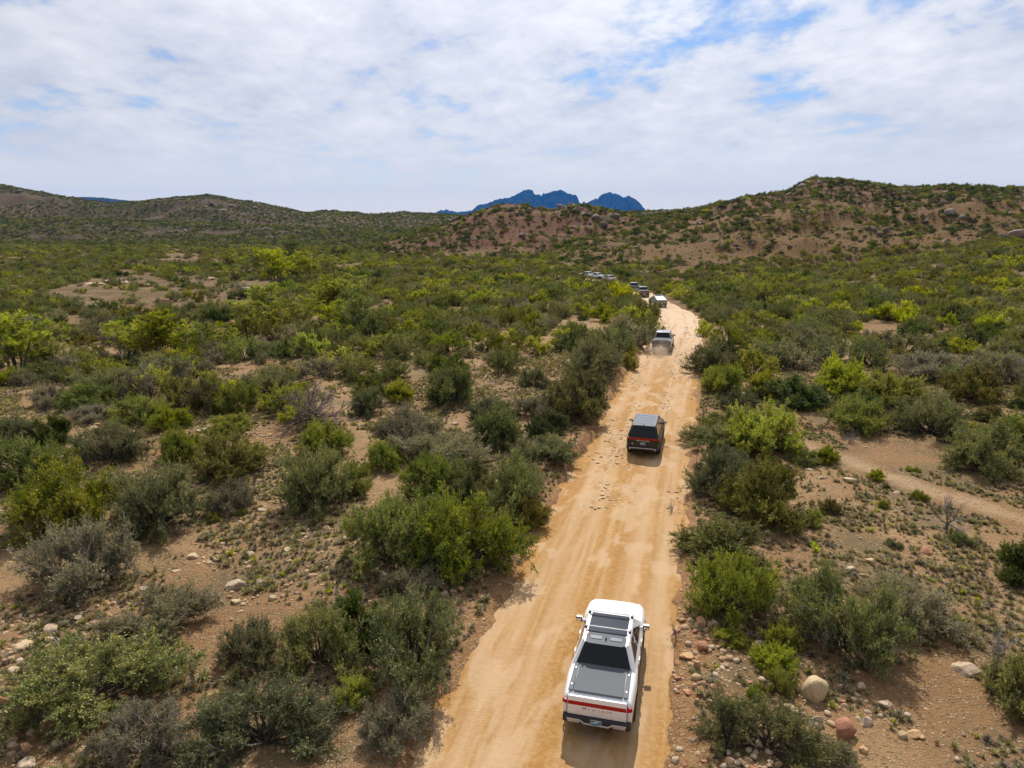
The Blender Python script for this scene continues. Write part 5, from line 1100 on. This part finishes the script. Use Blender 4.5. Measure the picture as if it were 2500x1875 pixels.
# ---- rocks one can pick out
ROCKP = {}
def rock_proto(mat, ang, seed, sub=3):
    k = (mat, ang, seed, sub)
    if k not in ROCKP: ROCKP[k] = rock_mesh(seed, sub, mat, ang)
    return ROCKP[k]
def rock_px(cx, by, w, h, mat, ang=0.3, label=None, name='rock', seed=None, flat=None):
    x, y, zc = unproject(cx, by - 0.25 * h); R = w * zc / FPX / 2; th = math.atan2(CAM_H, y); hh = h * zc / FPX; H = max((hh - 1.3 * R * math.sin(th)) / math.cos(th), (0.5 if w < 45 or h > 16 else 0.22) * R)
    o = link(bpy.data.objects.new(name, rock_proto(mat, max(ang, .15) + .35 * (ang > .15), (seed or int(cx)) % 7))); o.location = (x, y, ground_at(x, y) - 0.16 * H); o.rotation_euler = (RNG.normal(0, .08), RNG.normal(0, .08), RNG.uniform(-.5, .5)); o.scale = (R, R, H / 0.72)
    tag(o, label, 'rock')
    if not label: TODO.append((o, {'stone': 'tan granite stone', 'red': 'reddish stone', 'tan': 'tan stone', 'pale': 'pale whitish stone', 'orange': 'orange stone'}[mat], R, 'loose stones on the ground'))
    return o
mark('tan boulder', rock_px(1990, 1712, 75, 62, 'tan', 0.15, 'big smooth tan boulder below the sprawling bush', 'boulder', 3))
mark('cracked red boulder', rock_px(2062, 1810, 72, 62, 'red', 0.55, 'cracked red boulder downslope of the smooth tan one', 'boulder', 5))
mark('pale slab', rock_px(2365, 1650, 78, 32, 'pale', 0.3, 'long pale slab lying under the twisted silver snag', 'boulder', 2))
mark('pale domed rock', rock_px(570, 1443, 58, 34, 'pale', 0.35, 'pale domed rock at the foot of the cobbled clearing', 'boulder', 4))
ROCKS = [(1994, 1778, 40, 34, 'pale', .7), (2113, 1778, 44, 38, 'pale', .6), (1918, 1810, 56, 34, 'red', .7), (1917, 1777, 44, 27, 'orange', .5), (1925, 1742, 32, 26, 'tan', .2), (2098, 1687, 28, 24, 'pale', .3), (2157, 1727, 45, 22, 'pale', .3), (2180, 1600, 42, 46, 'pale', .3),
 (1712, 1537, 32, 28, 'red', .6), (1713, 1597, 40, 30, 'red', .7), (1673, 1617, 42, 27, 'orange', .5), (1702, 1642, 21, 25, 'orange', .3), (1855, 1584, 26, 20, 'pale', .2), (2110, 1842, 30, 26, 'orange', .6), (2025, 1848, 46, 42, 'red', .6), (1911, 1822, 28, 22, 'red', .3), (2202, 1804, 27, 22, 'tan', .3), (2232, 1799, 40, 26, 'orange', .3),
 (2260, 1354, 40, 27, 'red', .4), (2122, 1377, 27, 18, 'tan', .3), (2076, 1398, 28, 20, 'pale', .4), (1998, 1402, 40, 20, 'orange', .4), (2108, 1410, 24, 14, 'tan', .3), (2073, 1178, 36, 16, 'tan', .2), (1977, 1153, 20, 12, 'pale', .2), (2008, 1170, 22, 14, 'tan', .3), (2190, 1205, 18, 8, 'pale', .4),
 (629, 1424, 25, 14, 'pale', .2), (127, 1544, 52, 28, 'pale', .35), (189, 1517, 25, 20, 'pale', .3), (226, 1510, 20, 16, 'red', .3), (53, 1585, 54, 21, 'tan', .2), (120, 1569, 30, 20, 'tan', .3), (116, 1583, 26, 14, 'orange', .3), (38, 1642, 36, 18, 'pale', .3), (195, 1475, 28, 20, 'pale', .6), (575, 1474, 30, 16, 'tan', .3), (668, 1465, 24, 16, 'tan', .3),
 (15, 1718, 38, 28, 'red', .5), (8, 1757, 38, 30, 'tan', .2), (40, 1738, 28, 22, 'pale', .4), (20, 1818, 50, 38, 'orange', .4), (64, 1836, 30, 28, 'orange', .2), (115, 1780, 28, 26, 'red', .3), (141, 1826, 38, 26, 'pale', .3), (202, 1836, 34, 24, 'orange', .4), (90, 1856, 30, 18, 'orange', .3), (60, 1875, 60, 24, 'pale', .3),
 (466, 1364, 38, 16, 'tan', .3), (612, 1360, 28, 18, 'pale', .3), (350, 1440, 28, 12, 'pale', .3), (560, 1352, 26, 14, 'tan', .3), (520, 1330, 22, 12, 'pale', .2), (690, 1300, 20, 12, 'pale', .2), (845, 1320, 22, 12, 'tan', .2), (640, 1250, 26, 12, 'pale', .2), (700, 1345, 24, 10, 'tan', .2), (430, 1398, 22, 10, 'tan', .2), (770, 1305, 20, 10, 'orange', .2),
 (1190, 1260, 40, 24, 'red', .5), (1225, 1282, 42, 24, 'pale', .5), (1087, 1462, 24, 16, 'pale', .4), (1106, 1456, 22, 16, 'tan', .5), (1125, 1452, 20, 15, 'orange', .4), (1183, 1467, 26, 14, 'pale', .4), (1006, 1848, 24, 22, 'orange', .5), (1212, 1532, 22, 12, 'orange', .5), (1143, 1670, 34, 12, 'pale', .2), (1300, 1740, 18, 8, 'pale', .4),
 (490, 1057, 38, 16, 'pale', .2), (510, 1047, 22, 12, 'tan', .3), (230, 1052, 30, 16, 'tan', .4), (235, 1042, 22, 12, 'red', .4), (497, 1017, 32, 18, 'red', .4), (580, 1020, 26, 12, 'red', .3), (170, 1098, 22, 12, 'pale', .2), (185, 1115, 22, 10, 'tan', .2), (660, 1065, 22, 9, 'orange', .3), (395, 1148, 16, 8, 'pale', .2), (38, 1198, 18, 10, 'red', .3),
 (1800, 858, 20, 14, 'orange', .4), (1810, 862, 18, 10, 'tan', .3), (1776, 862, 14, 9, 'red', .4), (1835, 997, 20, 11, 'pale', .3), (2020, 975, 22, 8, 'pale', .3), (1110, 1038, 20, 9, 'pale', .3), (1052, 1036, 18, 8, 'pale', .3),
 (280, 692, 62, 12, 'pale', .3), (228, 698, 58, 10, 'pale', .3), (163, 694, 24, 9, 'pale', .4), (510, 686, 38, 10, 'pale', .4), (420, 688, 22, 9, 'pale', .4), (362, 702, 16, 8, 'pale', .4), (135, 732, 18, 10, 'pale', .4), (33, 708, 24, 10, 'red', .4), (600, 714, 40, 9, 'pale', .4), (645, 742, 50, 16, 'red', .5), (400, 742, 40, 14, 'red', .6), (440, 675, 12, 12, 'red', .5), (1070, 650, 16, 20, 'pale', .7)]
for r in ROCKS: rock_px(*r)
# crags and big boulders on the hills
CRAG = [(1372, 508, 30), (1396, 506, 34), (1412, 511, 26), (1385, 516, 26), (1430, 523, 26), (1452, 532, 34), (1478, 538, 38), (1502, 530, 30), (1522, 543, 24), (1470, 552, 30), (1438, 548, 28), (1402, 556, 26), (1292, 512, 18), (1250, 508, 22), (1262, 522, 24), (1275, 575, 22), (1540, 536, 18), (1098, 540, 20),
        (1976, 446, 30), (1958, 455, 28), (1940, 466, 22), (2002, 448, 24), (1928, 476, 22), (1990, 462, 24), (1843, 484, 20), (2150, 532, 24), (2130, 562, 24), (2146, 574, 30), (2165, 560, 18), (2300, 500, 30), (2322, 520, 34), (2290, 480, 22), (2338, 545, 26), (2352, 530, 22), (2484, 572, 60), (2450, 578, 34), (2440, 488, 26), (2484, 486, 30), (2460, 520, 22), (2100, 590, 14), (2425, 600, 14), (2010, 540, 14), (1905, 500, 14), (2260, 540, 20),
        (500, 506, 22), (522, 502, 26), (544, 512, 22), (566, 506, 22), (330, 562, 26), (452, 564, 18), (662, 580, 16), (655, 540, 18), (480, 495, 20), (590, 498, 18), (620, 508, 20), (835, 545, 14), (50, 468, 20)]
for i, (cx, cy, w) in enumerate(CRAG):
    x, y, zc = unproject(cx, cy); R = w * zc / FPX / 2 * 1.12
    o = link(bpy.data.objects.new('rock_outcrop', rock_proto('crag', 1.0, i % 7 + 20))); o.location = (x, y, ground_at(x, y) - 0.25 * R); o.rotation_euler = (RNG.normal(0, .2), RNG.normal(0, .2), i * 1.7); o.scale = (R, R * .9, R * RNG.uniform(.75, 1.15)); tag(o, None, 'rock outcrop')
    TODO.append((o, 'weathered brown crag', R, 'crags on the hills'))
for ph, cx, cy in (('twin-knobbed middle hill', 1300, 540), ('summit of the steep hill', 1985, 450), ('gully on the steep hill', 2320, 530), ('flank of the steep hill', 2140, 565), ('far domed hill', 520, 510), ('rocky knob of the middle hill', 1450, 535), ('shoulder of the steep hill', 1860, 495), ('crags ending the steep hill', 2470, 575)):
    x, y, _ = unproject(cx, cy); LAND.append((ph, x, y))
# ------------------------------------------------------------------ the rest of the scrub
STY = ['oak', 'cat', 'green', 'lime', 'grey', 'olive']
def styles(n, x, y, w):
    """patchy mix: weights w, shifted by slow noise"""
    nz = np.stack([fbm(x / 16.0 + 31 * k, y / 16.0, 3, 0.6) for k in range(6)], 1); p = np.array(w)[None, :] * np.exp(6.0 * (nz - 0.5)); p /= p.sum(1, keepdims=True)
    return (np.cumsum(p, 1) > RNG.random(n)[:, None]).argmax(1)
CLEAR = [[(1880, 1040), (2060, 1075), (2500, 1090), (2600, 1400), (1950, 1330)], [(1140, 880), (1300, 850), (1400, 880), (1400, 1010), (1150, 1020)], [(300, 660), (680, 690), (660, 765), (200, 760), (80, 720)], [(2080, 790), (2220, 790), (2220, 830), (2080, 830)], [(420, 605), (560, 640), (380, 645)]]
def in_poly(px, py, poly):
    inside = np.zeros(len(px), bool); j = len(poly) - 1
    for i in range(len(poly)):
        (xi, yi), (xj, yj) = poly[i], poly[j]; c = ((yi > py) != (yj > py)) & (px < (xj - xi) * (py - yi) / (yj - yi + 1e-9) + xi); inside ^= c; j = i
    return inside
def jitter(y0, y1, step, umax=0.85):
    ny = int((y1 - y0) / step); out = []
    for k in range(ny):
        y = y0 + (k + 0.5) * step; n = int(2 * umax * y / step); xs = (np.arange(n) - n / 2 + 0.5 * (k % 2)) * step
        out.append(np.stack([xs + RNG.uniform(-.45, .45, n) * step, y + RNG.uniform(-.45, .45, n) * step], 1))
    return np.concatenate(out)
def clear_road(x, y, R, extra=0.0): 
    d, s = road_dist(x, y); return np.abs(d) > road_hw(s) + 0.75 * R + extra
BT = np.array(ALLB)
# mid ground 44..130 m
P = jitter(44, 130, 2.65); x, y = P[:, 0], P[:, 1]; R = (0.6 + 1.6 * RNG.random(len(P)) ** 1.2) * (0.8 + 0.45 * fbm(x / 9, y / 9, 2)); z = ground_z(x, y); px, py = px_of(x, y, z)
keep = in_view(x, y, z, 160) & clear_road(x, y, R) & (fbm(x / 13.0 + 7, y / 13.0, 3, 0.6) > 0.36 - 0.05 * sstep(60, 100, y))
for c in CLEAR: keep &= ~(in_poly(px, py, c) & (RNG.random(len(x)) < 0.9))
near_y = (y < 62) & (py > 930); keep &= ~near_y | (RNG.random(len(x)) < 0.35)
for bx, by_, br in BT: keep &= (x - bx) ** 2 + (y - by_) ** 2 > (0.62 * (br + R)) ** 2
keep &= path_dist(x, y) > 2.2
x, y, R, z = x[keep], y[keep], R[keep], z[keep]; st = styles(len(x), x, y, (.8, 2.3, 2.2, .8, 1.4, 1.6)); H = R * RNG.uniform(.75, 1.15, len(x))
order = np.argsort(y); NIND = max(0, 300 - len(BUSH))
for k in order[:NIND]: place_bush(STY[st[k]], float(x[k]), float(y[k]), float(R[k]), float(H[k]), near=bool(y[k] < 55))
rest = order[NIND:]
cm = proto_collection('scrub_mid', [m for k in STY for m in MIDP[k]]); g = rest[y[rest] < 130]
def spread_stuff(name, label, coll, per, x, y, z, R, H, st, cat='scrub'):
    n = len(x); asp = RNG.uniform(.85, 1.18, n)
    scatter(name, label, cat, coll, np.stack([x, y, z - 0.04 * R], 1), RNG.uniform(0, 6.28, n), np.stack([R * asp, R / asp, H], 1), st * per + RNG.integers(0, per, n))
spread_stuff('scrub', 'mixed green and grey desert scrub covering the flat beyond the big bushes', cm, 3, x[g], y[g], z[g], R[g], H[g], st[g])
# plain 130..460 m
cf = proto_collection('scrub_far', [m for k in STY for m in FARP[k]])
P = np.concatenate([jitter(130, 240, 2.75, .82), jitter(240, 470, 3.1, .80)]); x, y = P[:, 0], P[:, 1]; R = 0.7 + 1.75 * RNG.random(len(P)) ** 1.3; z = ground_z(x, y); px, py = px_of(x, y, z)
u = x / y; n1 = fbm(x / 30.0 + 5, y / 30.0, 4); hA = (y > 335) & (u > -.26) & (u < .20); hB = (y > 225) & (u > .06) & (z > -2.5 + 0 * z) & ~((u > .30) & (py > 640 - 160 * (u - .30)))
onhill = hA | (hB & (py < 668 - 60 * np.clip(u - .1, 0, 1)))
keep = in_view(x, y, z, 120) & clear_road(x, y, R, .2) & (fbm(x / 15.0 + 3, y / 15.0, 3, 0.6) > 0.33)
cl = sstep(.40, .60, fbm(x / 18.0 + 41, y / 18.0, 3, .6)); bare = hA * (0.62 - 0.45 * cl) + (onhill & ~hA) * np.where(y < 310, 0.84 - 0.5 * cl, 0.30 - 0.3 * cl)
keep &= RNG.random(len(x)) > bare
for c in CLEAR: keep &= ~(in_poly(px, py, c) & (RNG.random(len(x)) < 0.8))
for bx, by_, br in BT[BT[:, 1] > 100]: keep &= (x - bx) ** 2 + (y - by_) ** 2 > (0.6 * (br + R)) ** 2
x, y, R, z, oh, pyk, uk = x[keep], y[keep], R[keep], z[keep], onhill[keep], py[keep], u[keep]
st = np.where(oh, styles(len(x), x, y, (3.6, .6, 1.5, .25, .35, .7)), np.where(uk > .2, styles(len(x), x, y, (.5, 1.1, 2.3, 1.4, .8, 2.2)), styles(len(x), x, y, (.7, 1.4, 2.6, 1.2, 1.0, 1.5))))
R = np.where(oh, np.clip(R, .9, 2.0) * RNG.uniform(.6, 1.3, len(R)), R); H = R * RNG.uniform(.7, 1.1, len(x))
for nm, lab, m in (('far_scrub', 'dense low scrub filling the far flat to the hill feet', ~oh), ('hillside_scrub', 'dark bushes dotted over the brown hills', oh)):
    spread_stuff(nm, lab, cf, 2, x[m], y[m], z[m], R[m], H[m], st[m])
# hills 470..1250 m
ct = proto_collection('scrub_tiny', [m for k in STY for m in TINY[k]])
P = np.concatenate([jitter(470, 760, 4.0, .80), jitter(760, 1120, 5.2, .80)]); x, y = P[:, 0], P[:, 1]; R = RNG.uniform(1.2, 2.6, len(P)); z = ground_z(x, y)
keep = in_view(x, y, z, 60) & (fbm(x / 40.0 + 3, y / 40.0, 4, 0.6) > 0.34); x, y, R, z = x[keep], y[keep], R[keep], z[keep]; st = styles(len(x), x, y, (4.0, .7, .7, .05, .7, .8)); H = R * RNG.uniform(.6, .95, len(x))
spread_stuff('far_hill_scrub', 'fine dark chaparral on the far hills', ct, 2, x, y, z, R, H, st)
# low grass and subshrubs that roughen the hill slopes
P = np.concatenate([jitter(225, 470, 2.0, .80)]); x, y = P[:, 0], P[:, 1]; u = x / y; z = ground_z(x, y); px, py = px_of(x, y, z); hA = (y > 335) & (u > -.28) & (u < .22); hB = (u > .04) & (py < 690 - 60 * np.clip(u - .1, 0, 1))
keep = (hA | hB) & in_view(x, y, z, 60) & (RNG.random(len(x)) < .25 + .6 * sstep(.4, .6, fbm(x / 8.0, y / 8.0 + 3, 3, .6))); x, y, z = x[keep], y[keep], z[keep]; n = len(x); R = RNG.uniform(.22, .7, n)
spread_stuff('hill_grass', 'low dry grass and subshrubs on the hill slopes', ct, 2, x, y, z, R, R * RNG.uniform(.6, 1.0, n), styles(n, x, y, (1.0, .8, .6, .2, 1.6, 2.6)), 'grass')
# small growth between the near bushes: bunchgrass tufts, little dry shrubs
TUFTS = [make_tuft(k, 60, 'tuft', .55) for k in range(4)] + [make_tuft(10 + k, 60, 'dry', .9, .7, .035) for k in range(2)] + [make_tuft(20 + k, 70, 'grey', .8, .8, .05) for k in range(2)] + [make_tuft(30, 60, 'lime', .6, .9, .05)]
def near_pts(y0, y1, n, m=200):
    y = np.sqrt(RNG.uniform(y0 ** 2, y1 ** 2, n)); x = RNG.uniform(-.86, .86, n) * (y + 3); z = ground_z(x, y); k = in_view(x, y, z, m); return x[k], y[k], z[k]
def off_road(x, y, e): 
    d, s = road_dist(x, y); return np.abs(d) > road_hw(s) + e
x, y, z = near_pts(14, 75, 130000); dens = fbm(x / 3.2 + 11, y / 3.2, 3, .6)
k = off_road(x, y, .5) & (dens > 0.445 + 0.16 * (RNG.random(len(x)) - .5)) & (path_dist(x, y) > 1.3); x, y, z = x[k], y[k], z[k]; n = len(x)
pk = np.where(RNG.random(n) < .62, RNG.integers(0, 4, n), np.where(RNG.random(n) < .75, RNG.integers(4, 6, n), RNG.integers(6, 9, n))); s = RNG.uniform(.06, .24, n) * (1 + .5 * (RNG.random(n) < .12))
scatter('grass_tufts', 'low bunchgrass and dry tufts between the stones', 'grass', proto_collection('tufts', TUFTS), np.stack([x, y, z - .01], 1), RNG.uniform(0, 6.28, n), np.stack([s * 1.15, s * 1.15, s * RNG.uniform(.7, 1.1, n)], 1), pk)
# loose stones: cobbles in the clearings, gravel along both verges, chips on the road
STN = [rock_mesh(70 + k, 2 if k < 4 else 1, m, a) for k, (m, a) in enumerate((('stone', .2), ('stone', .35), ('stone', .6), ('stone', .3), ('stone', .3), ('stone', .6), ('orange', .5), ('red', .6), ('pale', .4)))]
cs = proto_collection("stones", STN)
x, y, z = near_pts(14, 70, 150000); px, py = px_of(x, y, z); dens = fbm(x / 4.0 + 2, y / 4.0 + 6, 3, .6); d, s_ = road_dist(x, y); a = np.abs(d) - road_hw(s_)
cob = [[(380, 1300), (640, 1230), (860, 1270), (850, 1380), (640, 1480), (380, 1460)], [(0, 1480), (330, 1440), (260, 1640), (130, 1875), (0, 1900)], [(400, 1020), (620, 1010), (700, 1100), (620, 1230), (480, 1100)], [(130, 1060), (230, 1070), (200, 1150), (120, 1140)], [(1650, 1480), (1860, 1560), (2250, 1760), (2150, 1900), (1640, 1900)], [(1150, 870), (1400, 870), (1400, 1010), (1180, 1010)]]
inc = np.zeros(len(x), bool)
for c in cob: inc |= in_poly(px, py, c)
verge = (a > .1) & (a < 1.9)
pr = np.where(inc, .62, np.where(verge, .46, .26)) * sstep(.36, .6, dens + .05)
k = (a > .05) & (RNG.random(len(x)) < pr) & (path_dist(x, y) > .9); x, y, z, inc = x[k], y[k], z[k], inc[k]; n = len(x)
s = np.where(inc, 0.032 + 0.13 * RNG.random(n) ** 2.6, 0.016 + 0.10 * RNG.random(n) ** 4.5)
pk_, qk_ = px_of(x, y, z); pile = in_poly(pk_, qk_, [(1640, 1470), (1740, 1520), (1800, 1640), (1900, 1760), (1900, 1900), (1640, 1900)]); s = np.where(pile, s + 0.09 * RNG.random(n) ** 2, s)
order = np.argsort(-s / np.maximum(y, 15)); NST = 150
for q in order[:NST]:
    KQ = q % 4; o = link(bpy.data.objects.new('stone', STN[(0, 8, 2, 7)[KQ]])); o.location = (x[q], y[q], z[q] - .05 * s[q]); o.rotation_euler = (0, 0, RNG.uniform(0, 6.28)); r = float(s[q]); o.scale = (r, r, r * RNG.uniform(.7, 1.0)); tag(o, None, 'stone')
    TODO.append((o, ['rounded tan cobble', 'pale flat cobble', 'angular brown cobble', 'small rusty cobble'][KQ], r, 'loose stones on the ground'))
r = order[NST:]; n = len(r)
scatter('loose_gravel', 'loose cobbles and gravel over the clearings and verges', 'gravel', cs, np.stack([x[r], y[r], z[r] - .1 * s[r]], 1), RNG.uniform(0, 6.28, n), np.stack([s[r], s[r], s[r] * RNG.uniform(.6, .95, n)], 1), RNG.integers(0, 9, n))
n = 9500; ss = RNG.uniform(58, 125, n); tt = RNG.normal(0, 1.5, n); k = (np.abs(tt) < 3.0) & (fbm(ss / 3.0, tt + 4, 3) > .38 + .2 * RNG.random(len(tt))) ; ss, tt = ss[k], tt[k]; n = len(ss)
x = np.interp(ss, RS, RC[:, 0]) + np.interp(ss, RS, RN[:, 0]) * tt; y = np.interp(ss, RS, RC[:, 1]) + np.interp(ss, RS, RN[:, 1]) * tt; z = _road_zs(ss) + .06 * (1 - (tt / 3.2) ** 2); s = .016 + .13 * RNG.random(n) ** 4.5
scatter('road_stones', 'flat stone chips bedded in the road dust', 'stones', proto_collection('chips', [rock_mesh(80 + k, 1, 'chip', .8) for k in range(3)]), np.stack([x, y, z - .012], 1), RNG.uniform(0, 6.28, n), np.stack([s * 1.3, s, s * .32], 1), RNG.integers(0, 3, n))
# boulders strewn over the hills
x, y, z = near_pts(240, 560, 16000, 30); u = x / y; k = ((y > 335) & (u > -.26) & (u < .2) | (u > .12) & (y > 260)) & (fbm(x / 22.0, y / 22.0 + 5, 3, .6) > .60); x, y, z = x[k], y[k], z[k]; n = len(x); s = .3 + 1.5 * RNG.random(n) ** 3
cr = proto_collection('crags', [rock_mesh(90 + q, 2, 'crag', 1.0) for q in range(4)])
scatter('hill_boulders', 'scattered brown boulders on the hillsides', 'boulders', cr, np.stack([x, y, z - .1 * s], 1), RNG.uniform(0, 6.28, n), np.stack([s, s, s * .8], 1), RNG.integers(0, 4, n))
x, y, z = near_pts(560, 1080, 9000, 30); k = (fbm(x / 60.0, y / 45.0 + 5, 3, .6) > .57); x, y, z = x[k], y[k], z[k]; n = len(x); s = .8 + 3.5 * RNG.random(n) ** 3
scatter('far_hill_boulders', 'pale rock faces showing on the far hills', 'boulders', cr, np.stack([x, y, z - .2 * s], 1), RNG.uniform(0, 6.28, n), np.stack([s * 1.3, s, s * .6], 1), RNG.integers(0, 4, n))

# ------------------------------------------------------------------ dust raised by the wheels
def dust(name, label, x, y, head, size, dens, fwd):
    m = bpy.data.materials.new(name); m.use_nodes = True; nt = m.node_tree; nt.nodes.clear(); L = nt.links.new
    o = nd(nt, 'ShaderNodeOutputMaterial'); v = nd(nt, 'ShaderNodeVolumePrincipled'); v.inputs['Color'].default_value = (.86, .70, .54, 1)
    tc = nd(nt, 'ShaderNodeTexCoord'); ln = nd(nt, 'ShaderNodeVectorMath', operation='LENGTH'); L(tc.outputs['Object'], ln.inputs[0])
    n = nd(nt, 'ShaderNodeTexNoise', ins={'Scale': 2.2, 'Detail': 3, 'Roughness': .6}); L(tc.outputs['Object'], n.inputs['Vector'])
    a = nd(nt, 'ShaderNodeMath', operation='MULTIPLY_ADD'); L(n.outputs['Fac'], a.inputs[0]); a.inputs[1].default_value = .9; L(ln.outputs['Value'], a.inputs[2])
    r = nd(nt, 'ShaderNodeMapRange', clamp=True, interpolation_type='SMOOTHSTEP'); L(a.outputs[0], r.inputs[0])
    for i, q in ((1, 1.25), (2, .45), (3, 0.0), (4, dens)): r.inputs[i].default_value = q
    L(r.outputs[0], v.inputs['Density']); L(v.outputs[0], o.inputs['Volume'])
    b_ = bmesh.new(); bmesh.ops.create_icosphere(b_, subdivisions=3, radius=1.0); me = bpy.data.meshes.new(name); b_.to_mesh(me); b_.free(); me.materials.append(m)
    ob = link(bpy.data.objects.new(name, me)); z = road_surface_z(x, y); ob.location = (x + math.sin(head) * fwd, y + math.cos(head) * fwd, z + size[2] * .55); ob.rotation_euler = (0, 0, -head); ob.scale = size; tag(ob, label, 'dust', kind='stuff')
x, y, h, _ = on_road(1615, 858); dust('dust', 'tan dust hanging behind the silver pickup', x, y, h, (1.7, 3.0, .85), 1.0, -1.6)
x, y, h, _ = on_road(1628, 752); dust('dust', 'thin dust beside the wedge truck', x, y, h, (2.4, 3.0, 1.0), .16, 0.5)

# ------------------------------------------------------------------ wire fence posts across the flat
FP = [(2026, 724), (2072, 721), (2167, 720), (2222, 724), (2278, 724), (2340, 724), (2410, 736), (2477, 732)]
pm_ = principled('rusty_post', (.06, .045, .035), .8)
for i, (cx, by) in enumerate(FP):
    x, y, zc = unproject(cx, by); b_ = box_bm((0, 0, .9), (.045, .045, 1.9), .006, 1); box_bm((0, 0, 1.45), (.09, .012, .1), 0, 1, b_); box_bm((0, .02, .25), (.16, .012, .22), 0, 1, b_)
    o = link(bpy.data.objects.new('fence_post', bm_mesh('fence_post', b_, pm_))); o.location = (x, y, ground_at(x, y)); o.rotation_euler = (0, RNG.normal(0, .03), 0); o.scale = (1, 1, 1.3 if i != 6 else 1.8)
    tag(o, ('first', 'second', 'third', 'fourth', 'fifth', 'sixth', 'tall seventh', 'last')[i] + ' thin steel fence post in the line crossing the far scrub', 'fence post', 'fence posts across the scrub')

# ------------------------------------------------------------------ labels from what stands beside each thing
ORD = ['', 'second ', 'third ', 'fourth ', 'fifth ', 'sixth ', 'seventh ', 'eighth ', 'ninth ', 'tenth ', 'eleventh ', 'twelfth ', 'thirteenth ', 'fourteenth ', 'fifteenth ', 'sixteenth ', 'seventeenth ', 'eighteenth ', 'nineteenth ', 'twentieth ']
def label_all():
    L_ = np.array([(a[1], a[2]) for a in LAND]); bucket = {}
    for o, what, R, grp in TODO:
        x, y = o.location.x, o.location.y; d = np.hypot(L_[:, 0] - x, L_[:, 1] - y); k = int(np.argmin(d)); dx, dy = x - L_[k, 0], y - L_[k, 1]
        rel = ('beyond' if dy > 0 else 'in front of') if abs(dy) > abs(dx) * 1.6 else (('beyond and ' if dy > 2 else 'in front and ' if dy < -2 else '') + ('left of' if dx < 0 else 'right of'))
        big = ''
        if 'bush' in what or 'shrub' in what: big = 'big ' if R > 1.7 else 'small ' if R < .75 else ''
        if o.name.startswith('rock_out'): big = 'huge ' if R > 5 else ''
        bucket.setdefault((big + what, rel, LAND[k][0]), []).append((d[k], o, grp))
    for (what, rel, ph), v in bucket.items():
        v.sort(key=lambda t: t[0])
        for i, (_, o, grp) in enumerate(v):
            if i < len(ORD): o['label'] = f"{'nearest ' if len(v) > 1 and i == 0 else ORD[i]}{what} {rel} the {ph}"
            else: o['label'] = f"outlying {what} well {rel} the {ph}"
            o['group'] = grp
label_all()
